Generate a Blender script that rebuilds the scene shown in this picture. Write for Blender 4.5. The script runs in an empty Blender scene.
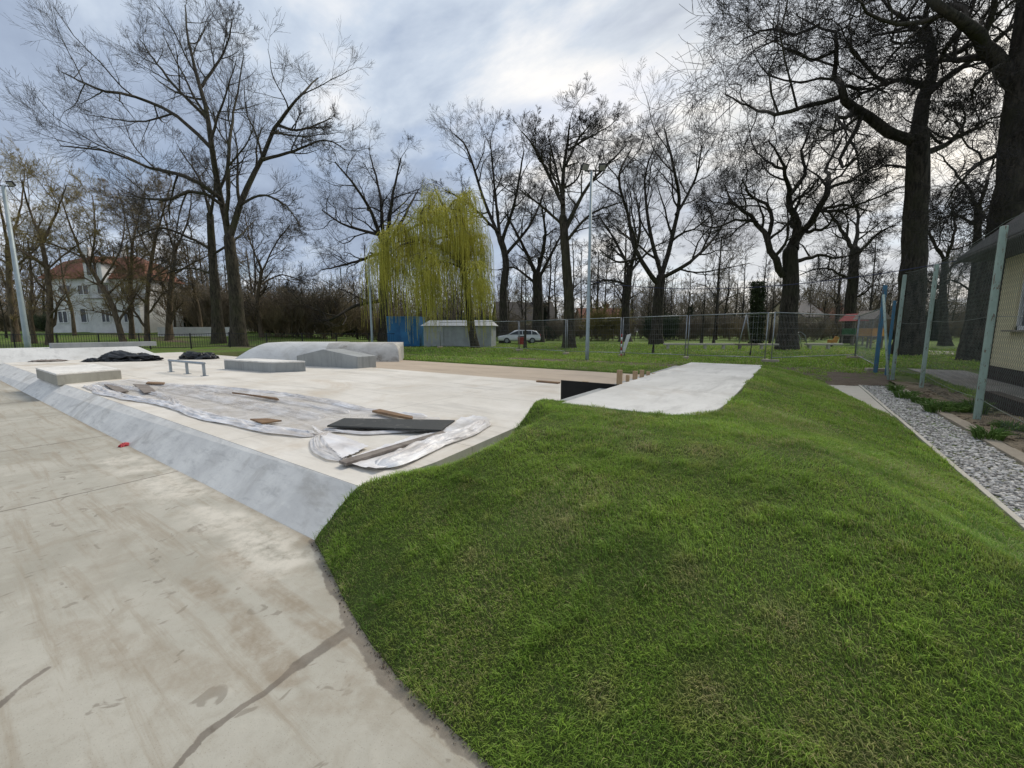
import bpy, bmesh, math, random
import numpy as np
from mathutils import Vector, Matrix, noise as mn

# ------------------------------------------------------------------ camera, sky, sun, exposure
S = bpy.context.scene
COL = S.collection
F = 410.0; HZ = 330.0; EYE = 1.65
PITCH = math.atan((384 - HZ) / F); YAW = math.radians(34.4)
cd = bpy.data.cameras.new('camera'); cam = bpy.data.objects.new('camera', cd); COL.objects.link(cam)
cd.sensor_width = 36; cd.lens = 36 * F / 1024; cd.clip_start = 0.05; cd.clip_end = 2000
cam.location = (0, 0, EYE); cam.rotation_euler = (math.pi / 2 - PITCH, 0, YAW)
S.camera = cam
S.view_settings.view_transform = 'Standard'; S.view_settings.look = 'None'
S.view_settings.gamma = 1; S.view_settings.use_curve_mapping = False
S.view_settings.exposure = 0.30
S.cycles.max_bounces = 6; S.cycles.transparent_max_bounces = 12
S.cycles.use_denoising = True

SUN_AZ_PX, SUN_EL = 860, 48          # the bright part of the cloud cover, seen past the right-hand oaks
def ray(px, py):
    u = (px - 512) / F; v = (384 - py) / F
    x = u; y = math.cos(PITCH) + v * math.sin(PITCH); z = -math.sin(PITCH) + v * math.cos(PITCH)
    return Vector((x * math.cos(YAW) - y * math.sin(YAW), x * math.sin(YAW) + y * math.cos(YAW), z))
def G(px, py, z=0.0):
    """point of the horizontal plane z seen at a pixel"""
    d = ray(px, py); t = (z - EYE) / d.z
    return Vector((d.x * t, d.y * t, z))
def D(px, py, dep):
    """point at a pixel and a depth along the view direction"""
    v = (384 - py) / F
    return Vector((0, 0, EYE)) + ray(px, py) * (dep / (math.cos(PITCH) + v * math.sin(PITCH)))
RIGHT = Vector((math.cos(YAW), math.sin(YAW), 0)); FWD = Vector((-math.sin(YAW), math.cos(YAW), 0))

sd = ray(SUN_AZ_PX, 330); az = math.atan2(sd.x, sd.y); el = math.radians(SUN_EL)
SUND = Vector((math.sin(az) * math.cos(el), math.cos(az) * math.cos(el), math.sin(el)))
sl = bpy.data.lights.new('sun', 'SUN'); so = bpy.data.objects.new('sun', sl); COL.objects.link(so)
sl.energy = 2.3; sl.angle = math.radians(22); sl.color = (1.0, 0.92, 0.80)
so.rotation_euler = SUND.to_track_quat('Z', 'Y').to_euler()

W = bpy.data.worlds.new('World'); S.world = W; W.use_nodes = True

class N:
    """small node-tree writer"""
    def __init__(s, tree):
        s.t = tree; tree.nodes.clear()
    def n(s, typ, ins=None, **kw):
        nd = s.t.nodes.new(typ)
        for k, v in kw.items(): setattr(nd, k, v)
        for k, v in (ins or {}).items():
            if hasattr(v, 'is_output') or isinstance(v, bpy.types.NodeSocket): s.t.links.new(v, nd.inputs[k])
            else: nd.inputs[k].default_value = v
        return nd
    def math(s, op, a, b=0.0, clamp=False):
        return s.n('ShaderNodeMath', {0: a, 1: b}, operation=op, use_clamp=clamp).outputs[0]
    def mix(s, f, a, b, blend='MIX'):
        nd = s.n('ShaderNodeMix', None, data_type='RGBA', blend_type=blend, clamp_factor=True)
        for k, v in ((0, f), (6, a), (7, b)):
            if isinstance(v, bpy.types.NodeSocket): s.t.links.new(v, nd.inputs[k])
            elif k == 0: nd.inputs[k].default_value = v
            else: nd.inputs[k].default_value = (*v[:3], 1)
        return nd.outputs[2]
    def noise(s, vec, scale, detail=4, rough=.55, dist=0.0):
        nd = s.n('ShaderNodeTexNoise', {'Scale': scale, 'Detail': detail, 'Roughness': rough, 'Distortion': dist})
        if vec is not None: s.t.links.new(vec, nd.inputs['Vector'])
        return nd.outputs['Fac']
    def rng(s, v, a, b, c=0.0, d=1.0, smooth=True):
        return s.n('ShaderNodeMapRange', {0: v, 1: a, 2: b, 3: c, 4: d}, interpolation_type='SMOOTHSTEP' if smooth else 'LINEAR').outputs[0]
    def pos(s, scale=(1, 1, 1), rot=(0, 0, 0), obj=True):
        tc = s.n('ShaderNodeTexCoord')
        return s.n('ShaderNodeMapping', {0: tc.outputs['Object' if obj else 'Generated'], 3: scale, 2: rot}).outputs[0]
    def attr(s, name):
        return s.n('ShaderNodeAttribute', attribute_name=name).outputs['Fac']

def world():
    w = N(W.node_tree)
    tc = w.n('ShaderNodeTexCoord').outputs['Generated']
    sky = w.n('ShaderNodeTexSky', sky_type='NISHITA', sun_disc=False, sun_elevation=el, sun_rotation=az, air_density=1.0, dust_density=1.5)
    sep = w.n('ShaderNodeSeparateXYZ', {0: tc})
    zz = w.math('ADD', w.math('MAXIMUM', sep.outputs[2], 0.0), 0.22)
    pl = w.n('ShaderNodeCombineXYZ', {0: w.math('DIVIDE', sep.outputs[0], zz), 1: w.math('DIVIDE', sep.outputs[1], zz), 2: 0.0}).outputs[0]
    mp = w.n('ShaderNodeMapping', {0: pl, 1: (3.1, 1.7, 0), 2: (0, 0, 0.9), 3: (0.75, 1.25, 1)}).outputs[0]
    big = w.rng(w.noise(mp, 0.95, 7, .55, .5), .22, .78, .08, .92, False)
    small = w.noise(mp, 3.2, 6, .6, .2)
    c = w.math('ADD', w.math('MULTIPLY', big, .70), w.math('MULTIPLY', small, .30))
    glow_dir = ray(840, 200).normalized()
    g = w.n('ShaderNodeVectorMath', {0: tc, 1: tuple(glow_dir)}, operation='DOT_PRODUCT').outputs['Value']
    glow = w.math('POWER', w.math('MAXIMUM', g, 0.0), 7.0)
    dir2 = ray(552, 70).normalized()
    g2 = w.n('ShaderNodeVectorMath', {0: tc, 1: tuple(dir2)}, operation='DOT_PRODUCT').outputs['Value']
    glow2 = w.math('POWER', w.math('MAXIMUM', g2, 0.0), 40.0)
    c = w.math('ADD', c, w.math('ADD', w.math('MULTIPLY', glow, .03), w.math('MULTIPLY', glow2, .11)))
    low = w.rng(sep.outputs[2], 0.0, 0.30, .03, 0.0)
    c = w.math('ADD', c, low)
    cr = w.n('ShaderNodeValToRGB', {0: c}); e = cr.color_ramp
    e.elements[0].position = .38; e.elements[0].color = (2.8, 3.4, 4.5, 1)
    e.elements[1].position = .74; e.elements[1].color = (9.6, 9.2, 8.6, 1)
    for p, q in ((.47, (3.4, 4.1, 5.3, 1)), (.555, (5.0, 5.7, 6.7, 1)), (.65, (7.6, 7.7, 7.9, 1))):
        x = e.elements.new(p); x.color = q
    warm = w.mix(w.math('MULTIPLY', glow, .30, True), cr.outputs[0], (10.2, 9.0, 7.0))
    cov = w.rng(w.noise(mp, 1.6, 4, .5), .30, .46, .55, 1.0)
    nish = w.n('ShaderNodeVectorMath', {0: sky.outputs[0], 1: (1.1, 1.1, 1.1)}, operation='MULTIPLY').outputs[0]
    colr = w.mix(cov, nish, warm)
    bg = w.n('ShaderNodeBackground', {0: colr, 1: 0.1})
    w.n('ShaderNodeOutputWorld', {0: bg.outputs[0]})
world()

# ------------------------------------------------------------------ helpers
rng = np.random.default_rng(7); random.seed(7)
def sstep(x, a, b):
    t = np.clip((np.asarray(x, float) - a) / (b - a), 0, 1); return t * t * (3 - 2 * t)
def vnoise(x, y, seed=0):
    """smooth value noise on arrays"""
    xi = np.floor(x).astype(np.int64); yi = np.floor(y).astype(np.int64); fx = x - xi; fy = y - yi
    def h(a, b):
        n = (a * 374761393 + b * 668265263 + seed * 1442695041) & 0x7fffffff
        n = ((n ^ (n >> 13)) * 1274126177) & 0x7fffffff
        return ((n ^ (n >> 16)) & 0xffff) / 65535.0
    fx = fx * fx * (3 - 2 * fx); fy = fy * fy * (3 - 2 * fy)
    return (h(xi, yi) * (1 - fx) + h(xi + 1, yi) * fx) * (1 - fy) + (h(xi, yi + 1) * (1 - fx) + h(xi + 1, yi + 1) * fx) * fy
def fbm(x, y, seed=0, o=4):
    s = 0; a = .5
    for k in range(o):
        s = s + a * vnoise(x * 2 ** k, y * 2 ** k, seed + k); a *= .5
    return s / (1 - .5 ** o)

def link(name, me, mat=None, parent=None):
    o = bpy.data.objects.new(name, me); COL.objects.link(o)
    if mat is not None and me is not None: me.materials.append(mat)
    if parent is not None: o.parent = parent
    return o
def np_mesh(name, V, polys, mat=None, parent=None, attrs=None, smooth=False):
    """polys: list of (M,k) index arrays"""
    me = bpy.data.meshes.new(name); V = np.asarray(V, np.float32).reshape(-1, 3)
    polys = [np.asarray(p, np.int32) for p in polys if len(p)]
    loops = np.concatenate([p.ravel() for p in polys]); sizes = np.concatenate([np.full(len(p), p.shape[1], np.int32) for p in polys])
    me.vertices.add(len(V)); me.vertices.foreach_set('co', V.ravel())
    me.loops.add(len(loops)); me.loops.foreach_set('vertex_index', loops)
    me.polygons.add(len(sizes)); st = np.zeros(len(sizes), np.int32); st[1:] = np.cumsum(sizes)[:-1]
    me.polygons.foreach_set('loop_start', st)
    if smooth: me.polygons.foreach_set('use_smooth', np.ones(len(sizes), bool))
    for k, a in (attrs or {}).items():
        at = me.attributes.new(k, 'FLOAT', 'POINT'); at.data.foreach_set('value', np.asarray(a, np.float32).ravel())
    me.update(calc_edges=True)
    return link(name, me, mat, parent)
def tag(o, label=None, cat=None, group=None, kind=None):
    if label: o['label'] = label
    if cat: o['category'] = cat
    if group: o['group'] = group
    if kind: o['kind'] = kind
    return o
def thing(name, label, cat, loc=(0, 0, 0), rz=0.0, group=None):
    o = bpy.data.objects.new(name, None); COL.objects.link(o); o.empty_display_size = .2
    o.location = loc; o.rotation_euler = (0, 0, rz)
    return tag(o, label, cat, group)
def copy_tree(o, parent=None):
    c = o.copy(); COL.objects.link(c)
    if parent is not None: c.parent = parent
    for ch in [x for x in COL.objects if x.parent == o]: copy_tree(ch, c)
    return c
class MB:
    """collects shapes for ONE mesh object"""
    def __init__(s): s.b = bmesh.new()
    def box(s, c, d, rz=0.0, bev=0.0, M=None):
        x, y, z = [k / 2 for k in d]
        m = Matrix.Translation(c) @ Matrix.Rotation(rz, 4, 'Z')
        if M is not None: m = M @ m
        vs = [s.b.verts.new(m @ Vector(p)) for p in ((-x,-y,-z),(x,-y,-z),(x,y,-z),(-x,y,-z),(-x,-y,z),(x,-y,z),(x,y,z),(-x,y,z))]
        fs = [s.b.faces.new([vs[i] for i in q]) for q in ((3,2,1,0),(4,5,6,7),(0,1,5,4),(1,2,6,5),(2,3,7,6),(3,0,4,7))]
        if bev:
            es = list({e for f in fs for e in f.edges})
            bmesh.ops.bevel(s.b, geom=es, offset=bev, segments=2, profile=.5, affect='EDGES')
        return s
    def prism(s, bot, top, bev=0.0):
        """bot, top: matching rings of points"""
        n = len(bot); a = [s.b.verts.new(p) for p in bot]; c = [s.b.verts.new(p) for p in top]
        fs = [s.b.faces.new(list(reversed(a))), s.b.faces.new(c)]
        fs += [s.b.faces.new((a[i], a[(i + 1) % n], c[(i + 1) % n], c[i])) for i in range(n)]
        if bev:
            es = list({e for f in fs for e in f.edges})
            bmesh.ops.bevel(s.b, geom=es, offset=bev, segments=2, profile=.5, affect='EDGES')
        return s
    def face(s, pts):
        s.b.faces.new([s.b.verts.new(p) for p in pts]); return s
    def tube(s, pts, r, sides=8, caps=True):
        pts = [Vector(p) for p in pts]; rr = r if isinstance(r, (list, tuple)) else [r] * len(pts); rings = []
        up = Vector((0, 0, 1)) if abs((pts[1] - pts[0]).normalized().z) < .9 else Vector((1, 0, 0))
        for i, p in enumerate(pts):
            t = (pts[min(i + 1, len(pts) - 1)] - pts[max(i - 1, 0)]).normalized()
            a = t.cross(up).normalized(); b = t.cross(a).normalized()
            rings.append([s.b.verts.new(p + a * (rr[i] * math.cos(2 * math.pi * k / sides)) + b * (rr[i] * math.sin(2 * math.pi * k / sides))) for k in range(sides)])
        for A, B in zip(rings, rings[1:]):
            for k in range(sides):
                f = s.b.faces.new((A[k], A[(k + 1) % sides], B[(k + 1) % sides], B[k])); f.smooth = sides > 5
        if caps: s.b.faces.new(rings[0]); s.b.faces.new(list(reversed(rings[-1])))
        return s
    def build(s, name, mat, parent=None, smooth=False):
        bmesh.ops.recalc_face_normals(s.b, faces=s.b.faces[:])
        me = bpy.data.meshes.new(name); s.b.to_mesh(me); s.b.free()
        if smooth:
            for p in me.polygons: p.use_smooth = True
        return link(name, me, mat, parent)
def tubes(P, R, sides):
    """P (N,K,3), R (N,K) -> verts, quads of N open tubes"""
    n, K, _ = P.shape
    T = np.empty_like(P); T[:, 1:-1] = P[:, 2:] - P[:, :-2]; T[:, 0] = P[:, 1] - P[:, 0]; T[:, -1] = P[:, -1] - P[:, -2]
    T /= np.linalg.norm(T, axis=2, keepdims=True) + 1e-9
    ref = np.eye(3)[np.argmin(np.abs(T).max(1), axis=1)][:, None, :] * np.ones((1, K, 1))
    A = np.cross(T, ref); A /= np.linalg.norm(A, axis=2, keepdims=True) + 1e-9
    B = np.cross(T, A)
    an = np.arange(sides) * 2 * np.pi / sides
    V = P[:, :, None] + R[:, :, None, None] * (A[:, :, None] * np.cos(an)[:, None] + B[:, :, None] * np.sin(an)[:, None])
    i = np.arange(n * K * sides).reshape(n, K, sides); j = np.roll(i, -1, axis=2)
    Q = np.stack([i[:, :-1], j[:, :-1], j[:, 1:], i[:, 1:]], -1).reshape(-1, 4)
    return V.reshape(-1, 3), Q
def merge(parts):
    V = []; Q = []; o = 0
    for v, q in parts: V.append(v); Q.append(q + o); o += len(v)
    return np.concatenate(V), Q
def grid_mesh(name, xs, ys, zf, mat, parent=None, attrs=None, keep=None, smooth=True):
    X, Y = np.meshgrid(xs, ys); Z = zf(X, Y); ny, nx = X.shape
    i = np.arange(nx * ny).reshape(ny, nx)
    q = np.stack([i[:-1, :-1], i[:-1, 1:], i[1:, 1:], i[1:, :-1]], -1)
    if keep is not None:
        xc = (X[:-1, :-1] + X[1:, 1:]) / 2; yc = (Y[:-1, :-1] + Y[1:, 1:]) / 2
        q = q[keep(xc, yc)]
    at = {k: f(X, Y) for k, f in (attrs or {}).items()}
    return np_mesh(name, np.stack([X, Y, Z], -1), [q.reshape(-1, 4)], mat, parent, at, smooth)
def seg_dist(X, Y, pts):
    d = np.full(X.shape, 1e9)
    for (ax, ay), (bx, by) in zip(pts, pts[1:]):
        dx, dy = bx - ax, by - ay; t = np.clip(((X - ax) * dx + (Y - ay) * dy) / (dx * dx + dy * dy), 0, 1)
        d = np.minimum(d, np.hypot(X - ax - t * dx, Y - ay - t * dy))
    return d
def in_poly(X, Y, poly):
    r = np.zeros(X.shape, bool); n = len(poly)
    for i in range(n):
        (ax, ay), (bx, by) = poly[i], poly[(i + 1) % n]
        if ay == by: continue
        c = ((ay > Y) != (by > Y)) & (X < (bx - ax) * (Y - ay) / (by - ay) + ax); r ^= c
    return r

# ------------------------------------------------------------------ materials
def material(name):
    m = bpy.data.materials.new(name); m.use_nodes = True; return m, N(m.node_tree)
def finish(w, m, col, rough=.8, bump=None, bs=.3, bd=.02, metal=0.0, spec=.4, **kw):
    ins = {'Base Color': col if isinstance(col, bpy.types.NodeSocket) else (*col[:3], 1), 'Roughness': rough, 'Metallic': metal, 'Specular IOR Level': spec}
    ins.update(kw)
    if bump is not None:
        ins['Normal'] = w.n('ShaderNodeBump', {'Strength': bs, 'Distance': bd, 'Height': bump}).outputs[0]
    p = w.n('ShaderNodeBsdfPrincipled', ins)
    w.n('ShaderNodeOutputMaterial', {0: p.outputs[0]})
    return m
def simple(name, a, b=None, scale=3.0, rough=.7, metal=0.0, bump=.15, spec=.4, stretch=(1, 1, 1)):
    m, w = material(name); p = w.pos(stretch)
    n1 = w.noise(p, scale, 6, .6); b = b or tuple(k * .7 for k in a)
    return finish(w, m, w.mix(w.rng(n1, .3, .7), b, a), rough, w.noise(p, scale * 6, 4), bump, .01, metal, spec)
def concrete(name, a, b, streak=None, dirt=(.2, .17, .12), dirt_amt=.4, rough=.75, sc=1.0, joints=None):
    m, w = material(name); p = w.pos()
    blot = w.noise(p, .9 * sc, 7, .62, .3); fine = w.noise(p, 14 * sc, 6, .65); grit = w.noise(p, 120, 3, .6)
    c = w.mix(w.rng(blot, .3, .7), b, a)
    c = w.mix(w.math('MULTIPLY', w.rng(fine, .35, .75), .25), c, tuple(k * .72 for k in a))
    if streak:
        st = w.noise(w.pos(streak), 1.0, 8, .7, .4)
        c = w.mix(w.math('MULTIPLY', w.rng(st, .48, .72), .55), c, tuple(k * .62 for k in b))
        c = w.mix(w.math('MULTIPLY', w.rng(st, .42, .22), .4), c, tuple(min(1, k * 1.22) for k in a))
    dn = w.noise(w.pos((1, 1, 1), (0, 0, .7)), .45 * sc, 8, .68, .8)
    c = w.mix(w.math('MULTIPLY', w.rng(dn, .52, .70), dirt_amt), c, dirt)
    c = w.mix(w.math('MULTIPLY', w.rng(grit, .62, .75), .35), c, tuple(k * .45 for k in a))
    h = w.math('ADD', w.math('MULTIPLY', fine, .6), w.math('MULTIPLY', grit, .4))
    if joints:
        sp = w.n('ShaderNodeSeparateXYZ', {0: w.pos()}); ln = None
        for k, q in enumerate(joints):
            f = w.math('ABSOLUTE', w.math('SUBTRACT', w.math('MODULO', w.math('ADD', w.math('DIVIDE', sp.outputs[k], q), 50.31), 1.0), .5))
            l = w.math('LESS_THAN', f, .006 / q); ln = l if ln is None else w.math('MAXIMUM', ln, l)
        c = w.mix(w.math('MULTIPLY', ln, .6), c, tuple(k * .3 for k in b)); h = w.math('SUBTRACT', h, ln)
    return finish(w, m, c, rough, h, .25, .006)
M = {}
M['deck'] = concrete('pale_concrete', (.70, .665, .60), (.58, .54, .47), streak=(.35, 2.6, 1), dirt=(.47, .39, .29), dirt_amt=.6, joints=(3.0, 2.9))
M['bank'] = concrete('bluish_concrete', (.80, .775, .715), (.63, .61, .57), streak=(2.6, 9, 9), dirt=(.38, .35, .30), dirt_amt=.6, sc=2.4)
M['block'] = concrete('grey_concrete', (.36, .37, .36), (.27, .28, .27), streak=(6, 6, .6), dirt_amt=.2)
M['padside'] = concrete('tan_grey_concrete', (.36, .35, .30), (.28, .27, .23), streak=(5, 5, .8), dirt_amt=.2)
M['white_conc'] = concrete('white_concrete', (.66, .66, .64), (.54, .54, .52), streak=(.6, 3, 3), dirt=(.36, .33, .28), dirt_amt=.5)
M['stained'] = concrete('stained_white_concrete', (.56, .54, .50), (.42, .40, .36), streak=(1.2, 1.2, 5), dirt=(.16, .135, .105), dirt_amt=.9, sc=2.2)
M['slab'] = concrete('slab_concrete', (.63, .62, .585), (.50, .49, .455), streak=(3.2, .7, 1), dirt=(.40, .35, .28), dirt_amt=.6, joints=(9, 2.4))
M['kerb'] = concrete('kerb_concrete', (.36, .31, .24), (.26, .22, .17), dirt_amt=.4, sc=2)
M['path'] = concrete('path_concrete', (.50, .47, .40), (.42, .39, .33), dirt_amt=.2)
M['tan'] = concrete('sandy_concrete', (.48, .39, .29), (.42, .34, .26), streak=(.4, 2, 1), dirt=(.32, .25, .18), dirt_amt=.3)
M['paving'] = concrete('paving', (.30, .28, .25), (.22, .20, .18), dirt_amt=.5)

def plaza_mat():
    m, w = material('plaza_concrete'); p = w.pos()
    blot = w.noise(p, .8, 7, .62, .4); fine = w.noise(p, 11, 7, .7); grit = w.noise(p, 150, 3, .6); mid = w.noise(p, 3.2, 6, .65, .5)
    c = w.mix(w.rng(blot, .32, .68), (.325, .306, .250), (.435, .413, .350))
    c = w.mix(w.math('MULTIPLY', w.rng(mid, .50, .72), .55), c, (.295, .258, .195))
    c = w.mix(w.math('MULTIPLY', w.rng(mid, .44, .26), .4), c, (.55, .52, .44))
    c = w.mix(w.math('MULTIPLY', w.rng(fine, .45, .75), .35), c, (.27, .24, .185))
    # dried puddle marks and efflorescence
    sp = w.noise(w.pos((1, 1, 1), (0, 0, 1.2)), 5.5, 3, .5, 1.5)
    c = w.mix(w.math('MULTIPLY', w.rng(sp, .63, .69), .55), c, (.17, .145, .11))
    sw = w.noise(w.pos((.5, 7, 1), (0, 0, -.35)), 1.1, 7, .7, .3)
    c = w.mix(w.math('MULTIPLY', w.rng(sw, .48, .66), .6), c, (.28, .235, .17))
    mudn = w.noise(p, 9, 8, .75, .4)
    mud = w.math('MULTIPLY', w.math('MULTIPLY', w.attr('mud'), .8), w.rng(mudn, .22, .66))
    c = w.mix(mud, c, (.255, .205, .142))
    wet = w.attr('wet')
    wn = w.math('MULTIPLY', w.rng(w.math('ADD', wet, w.math('MULTIPLY', w.math('SUBTRACT', w.noise(p, 12, 8, .72), .5), 1.0)), .32, .55), w.rng(mid, .1, .5, .65, 1))
    c = w.mix(w.math('MULTIPLY', wn, .72), c, w.mix(w.rng(fine, .3, .7), (.165, .132, .098), (.095, .075, .055)))
    dust = w.attr('dust')
    c = w.mix(w.math('MULTIPLY', dust, w.rng(w.noise(p, 7, 6, .7), .3, .6)), c, (.60, .56, .48))
    c = w.mix(w.math('MULTIPLY', w.rng(grit, .60, .70), .45), c, (.15, .13, .10))
    j = w.attr('joint')
    c = w.mix(w.math('MULTIPLY', j, .8), c, (.10, .085, .065))
    h = w.math('ADD', w.math('MULTIPLY', fine, .5), w.math('SUBTRACT', w.math('MULTIPLY', grit, .5), w.math('MULTIPLY', j, 1.5)))
    r = w.rng(wn, 0, 1, .78, .5)
    return finish(w, m, c, r, h, .3, .006)
M['plaza'] = plaza_mat()

def bark(name, a, b, moss=None, sc=1.0):
    m, w = material(name); p = w.pos((3, 3, .7))
    n1 = w.noise(p, 2.6 * sc, 7, .7, .4); c = w.mix(w.rng(n1, .35, .65), a, b)
    if moss: c = w.mix(w.math('MULTIPLY', w.rng(w.noise(w.pos(), .8, 4), .45, .65), .6), c, moss)
    return finish(w, m, c, .9, n1, .8, .06, spec=.2)
M['bark_dark'] = bark('dark_bark', (.016, .0135, .011), (.075, .063, .051), (.045, .045, .028))
M['bark_ash'] = bark('greenish_bark', (.022, .019, .014), (.085, .072, .052), (.06, .06, .03))
M['bark_brown'] = bark('brown_bark', (.07, .054, .036), (.16, .125, .085))
M['twig_dark'] = simple('dark_twigs', (.036, .031, .028), (.018, .015, .013), 2, .9)
M['twig_grey'] = simple('grey_twigs', (.075, .066, .056), (.040, .035, .030), 2, .9)
M['twig_brown'] = simple('brown_twigs', (.23, .18, .105), (.14, .11, .065), 2, .9)
M['twig_olive'] = simple('olive_twigs', (.30, .24, .09), (.18, .145, .06), 1, .9)
M['ivy'] = simple('ivy_leaves', (.045, .060, .020), (.020, .030, .010), 2, .8)
M['willow'] = simple('willow_leaves', (.58, .52, .075), (.34, .34, .05), .7, .8)
M['spruce'] = simple('spruce_needles', (.055, .078, .038), (.028, .042, .022), 1, .9)
M['brush'] = simple('brush_twigs', (.20, .165, .115), (.12, .10, .07), .6, .9)
M['yellow_bush'] = simple('yellow_budding_twigs', (.30, .25, .08), (.16, .14, .05), .8, .9)

def lawn_mat():
    m, w = material('lawn_grass'); p = w.pos()
    n1 = w.noise(p, .35, 6, .6); n2 = w.noise(p, 3.5, 6, .7); n3 = w.noise(p, 40, 4, .7)
    c = w.mix(w.rng(n2, .3, .7), (.075, .135, .018), (.15, .225, .034))
    c = w.mix(w.math('MULTIPLY', w.rng(n1, .5, .72), .7), c, (.13, .12, .045))
    c = w.mix(w.math('MULTIPLY', w.rng(n3, .4, .7), .5), c, (.030, .050, .010))
    bare = w.attr('bare')
    c = w.mix(w.math('MULTIPLY', bare, w.rng(n2, .2, .55)), c, (.12, .095, .065))
    return finish(w, m, c, .9, n3, .6, .05, spec=.2)
M['lawn'] = lawn_mat()
def blade_mat():
    m, w = material('grass_blades'); r = w.attr('rnd'); t = w.attr('tip'); dry = w.attr('dry')
    p = w.pos(); big = w.noise(p, 1.3, 5, .65, .4); med = w.noise(p, 5.5, 4, .6)
    c = w.mix(r, (.155, .285, .038), (.41, .59, .09))
    c = w.mix(w.math('MULTIPLY', w.rng(big, .42, .68), .6), c, (.075, .165, .024))
    c = w.mix(w.math('MULTIPLY', w.rng(med, .50, .70), .45), c, (.42, .44, .11))
    c = w.mix(dry, c, (.46, .40, .20))
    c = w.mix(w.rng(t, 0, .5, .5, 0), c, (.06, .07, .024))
    d = w.n('ShaderNodeBsdfPrincipled', {'Base Color': c, 'Roughness': .55, 'Specular IOR Level': .35})
    tr = w.n('ShaderNodeBsdfTranslucent', {0: c})
    mx = w.n('ShaderNodeMixShader', {0: .38, 1: d.outputs[0], 2: tr.outputs[0]})
    w.n('ShaderNodeOutputMaterial', {0: mx.outputs[0]}); return m
M['blade'] = blade_mat()
def soil_mat(name, a, b, g=None):
    m, w = material(name); p = w.pos(); n1 = w.noise(p, 2.2, 7, .7, .3); n2 = w.noise(p, 30, 5, .7)
    c = w.mix(w.rng(n1, .3, .7), a, b); c = w.mix(w.math('MULTIPLY', w.rng(n2, .4, .7), .5), c, tuple(k * .5 for k in a))
    if g: c = w.mix(w.math('MULTIPLY', w.rng(w.noise(p, 1.3, 5, .7), .48, .62), .75), c, g)
    return finish(w, m, c, .95, n2, .8, .05, spec=.15)
M['turf_soil'] = soil_mat('turf_soil', (.07, .09, .025), (.10, .13, .035))
M['dirt'] = soil_mat('dirt', (.13, .10, .075), (.19, .155, .115))
M['verge'] = soil_mat('verge_soil', (.20, .155, .105), (.34, .28, .20), (.08, .10, .035))
M['weed'] = simple('weed_leaves', (.13, .22, .04), (.07, .13, .025), 3, .7)
def stone_mat():
    m, w = material('gravel_stones'); r = w.attr('rnd')
    c = w.mix(w.rng(r, 0, .6), (.21, .195, .18), (.47, .445, .41)); c = w.mix(w.rng(r, .6, 1), c, (.68, .65, .60))
    return finish(w, m, c, .8, w.noise(w.pos(), 60, 4), .3, .004)
M['stone'] = stone_mat()
def plastic_mat():
    m, w = material('plastic_film'); p = w.pos(); n1 = w.noise(p, 2.4, 6, .6, .5)
    c = w.mix(w.rng(n1, .35, .65), (.70, .67, .65), (.86, .85, .85))
    c = w.mix(w.math('MULTIPLY', w.rng(w.noise(p, 1.1, 6, .7), .5, .7), .5), c, (.52, .46, .41))
    d = w.n('ShaderNodeBsdfPrincipled', {'Base Color': c, 'Roughness': .32, 'Specular IOR Level': .5,
        'Normal': w.n('ShaderNodeBump', {'Strength': .5, 'Distance': .02, 'Height': w.noise(p, 9, 6, .7, 1.0)}).outputs[0]})
    tp = w.n('ShaderNodeBsdfTransparent', {0: (.92, .92, .92, 1)})
    f = w.math('ADD', w.attr('solid'), w.rng(n1, .3, .7, .0, .25), True)
    mx = w.n('ShaderNodeMixShader', {0: f, 1: tp.outputs[0], 2: d.outputs[0]})
    w.n('ShaderNodeOutputMaterial', {0: mx.outputs[0]}); return m
M['plastic'] = plastic_mat()
M['tarp'] = simple('black_tarp', (.018, .019, .022), (.010, .011, .013), 6, .38, 0, .6)
M['plywood'] = simple('black_film_plywood', (.010, .010, .010), (.016, .015, .014), 6, .7, 0, .15, .2)
M['timber'] = simple('sawn_timber', (.42, .30, .17), (.30, .20, .11), 5, .75, stretch=(8, 8, 1))
M['oldwood'] = simple('weathered_wood', (.25, .22, .19), (.14, .115, .10), 8, .8)
M['brownwood'] = simple('brown_wood', (.24, .15, .08), (.16, .10, .06), 8, .8)
def board_mat():
    m, w = material('worn_dark_board'); p = w.pos(); n1 = w.noise(p, 9, 7, .75, .6)
    c = w.mix(w.rng(n1, .56, .72), (.042, .044, .042), (.22, .21, .19))
    return finish(w, m, c, .7, n1, .2, .005)
M['board'] = board_mat()
M['galv'] = simple('galvanised_steel', (.34, .36, .37), (.26, .28, .29), 5, .45, .7)
M['pole'] = simple('pale_grey_pole', (.36, .42, .43), (.28, .33, .34), 2, .5, .2)
M['dark_metal'] = simple('dark_metal', (.03, .03, .032), (.02, .02, .022), 4, .6, .3)
M['rail_steel'] = simple('rail_steel', (.33, .38, .42), (.25, .28, .31), 6, .45, .6)
def peel(name, paint, scale=14):
    m, w = material(name); p = w.pos((2.2, 2.2, .40)); n1 = w.noise(p, scale, 8, .75, .3)
    c = w.mix(w.rng(w.noise(w.pos(), 3, 4), .3, .7), tuple(k * .8 for k in paint), paint)
    c = w.mix(w.rng(n1, .56, .60), c, (.14, .085, .055)); c = w.mix(w.rng(n1, .68, .72), c, (.40, .42, .38))
    return finish(w, m, c, .65, n1, .3, .006)
M['mint'] = peel('peeling_mint_paint', (.32, .415, .36))
M['blue_paint'] = peel('peeling_blue_paint', (.06, .17, .26))
M['wire'] = simple('fence_wire', (.20, .23, .21), (.12, .14, .13), 4, .6, .4)
M['blue_wire'] = simple('dark_blue_cable', (.03, .035, .08), (.02, .024, .06), 4, .6)
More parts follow.
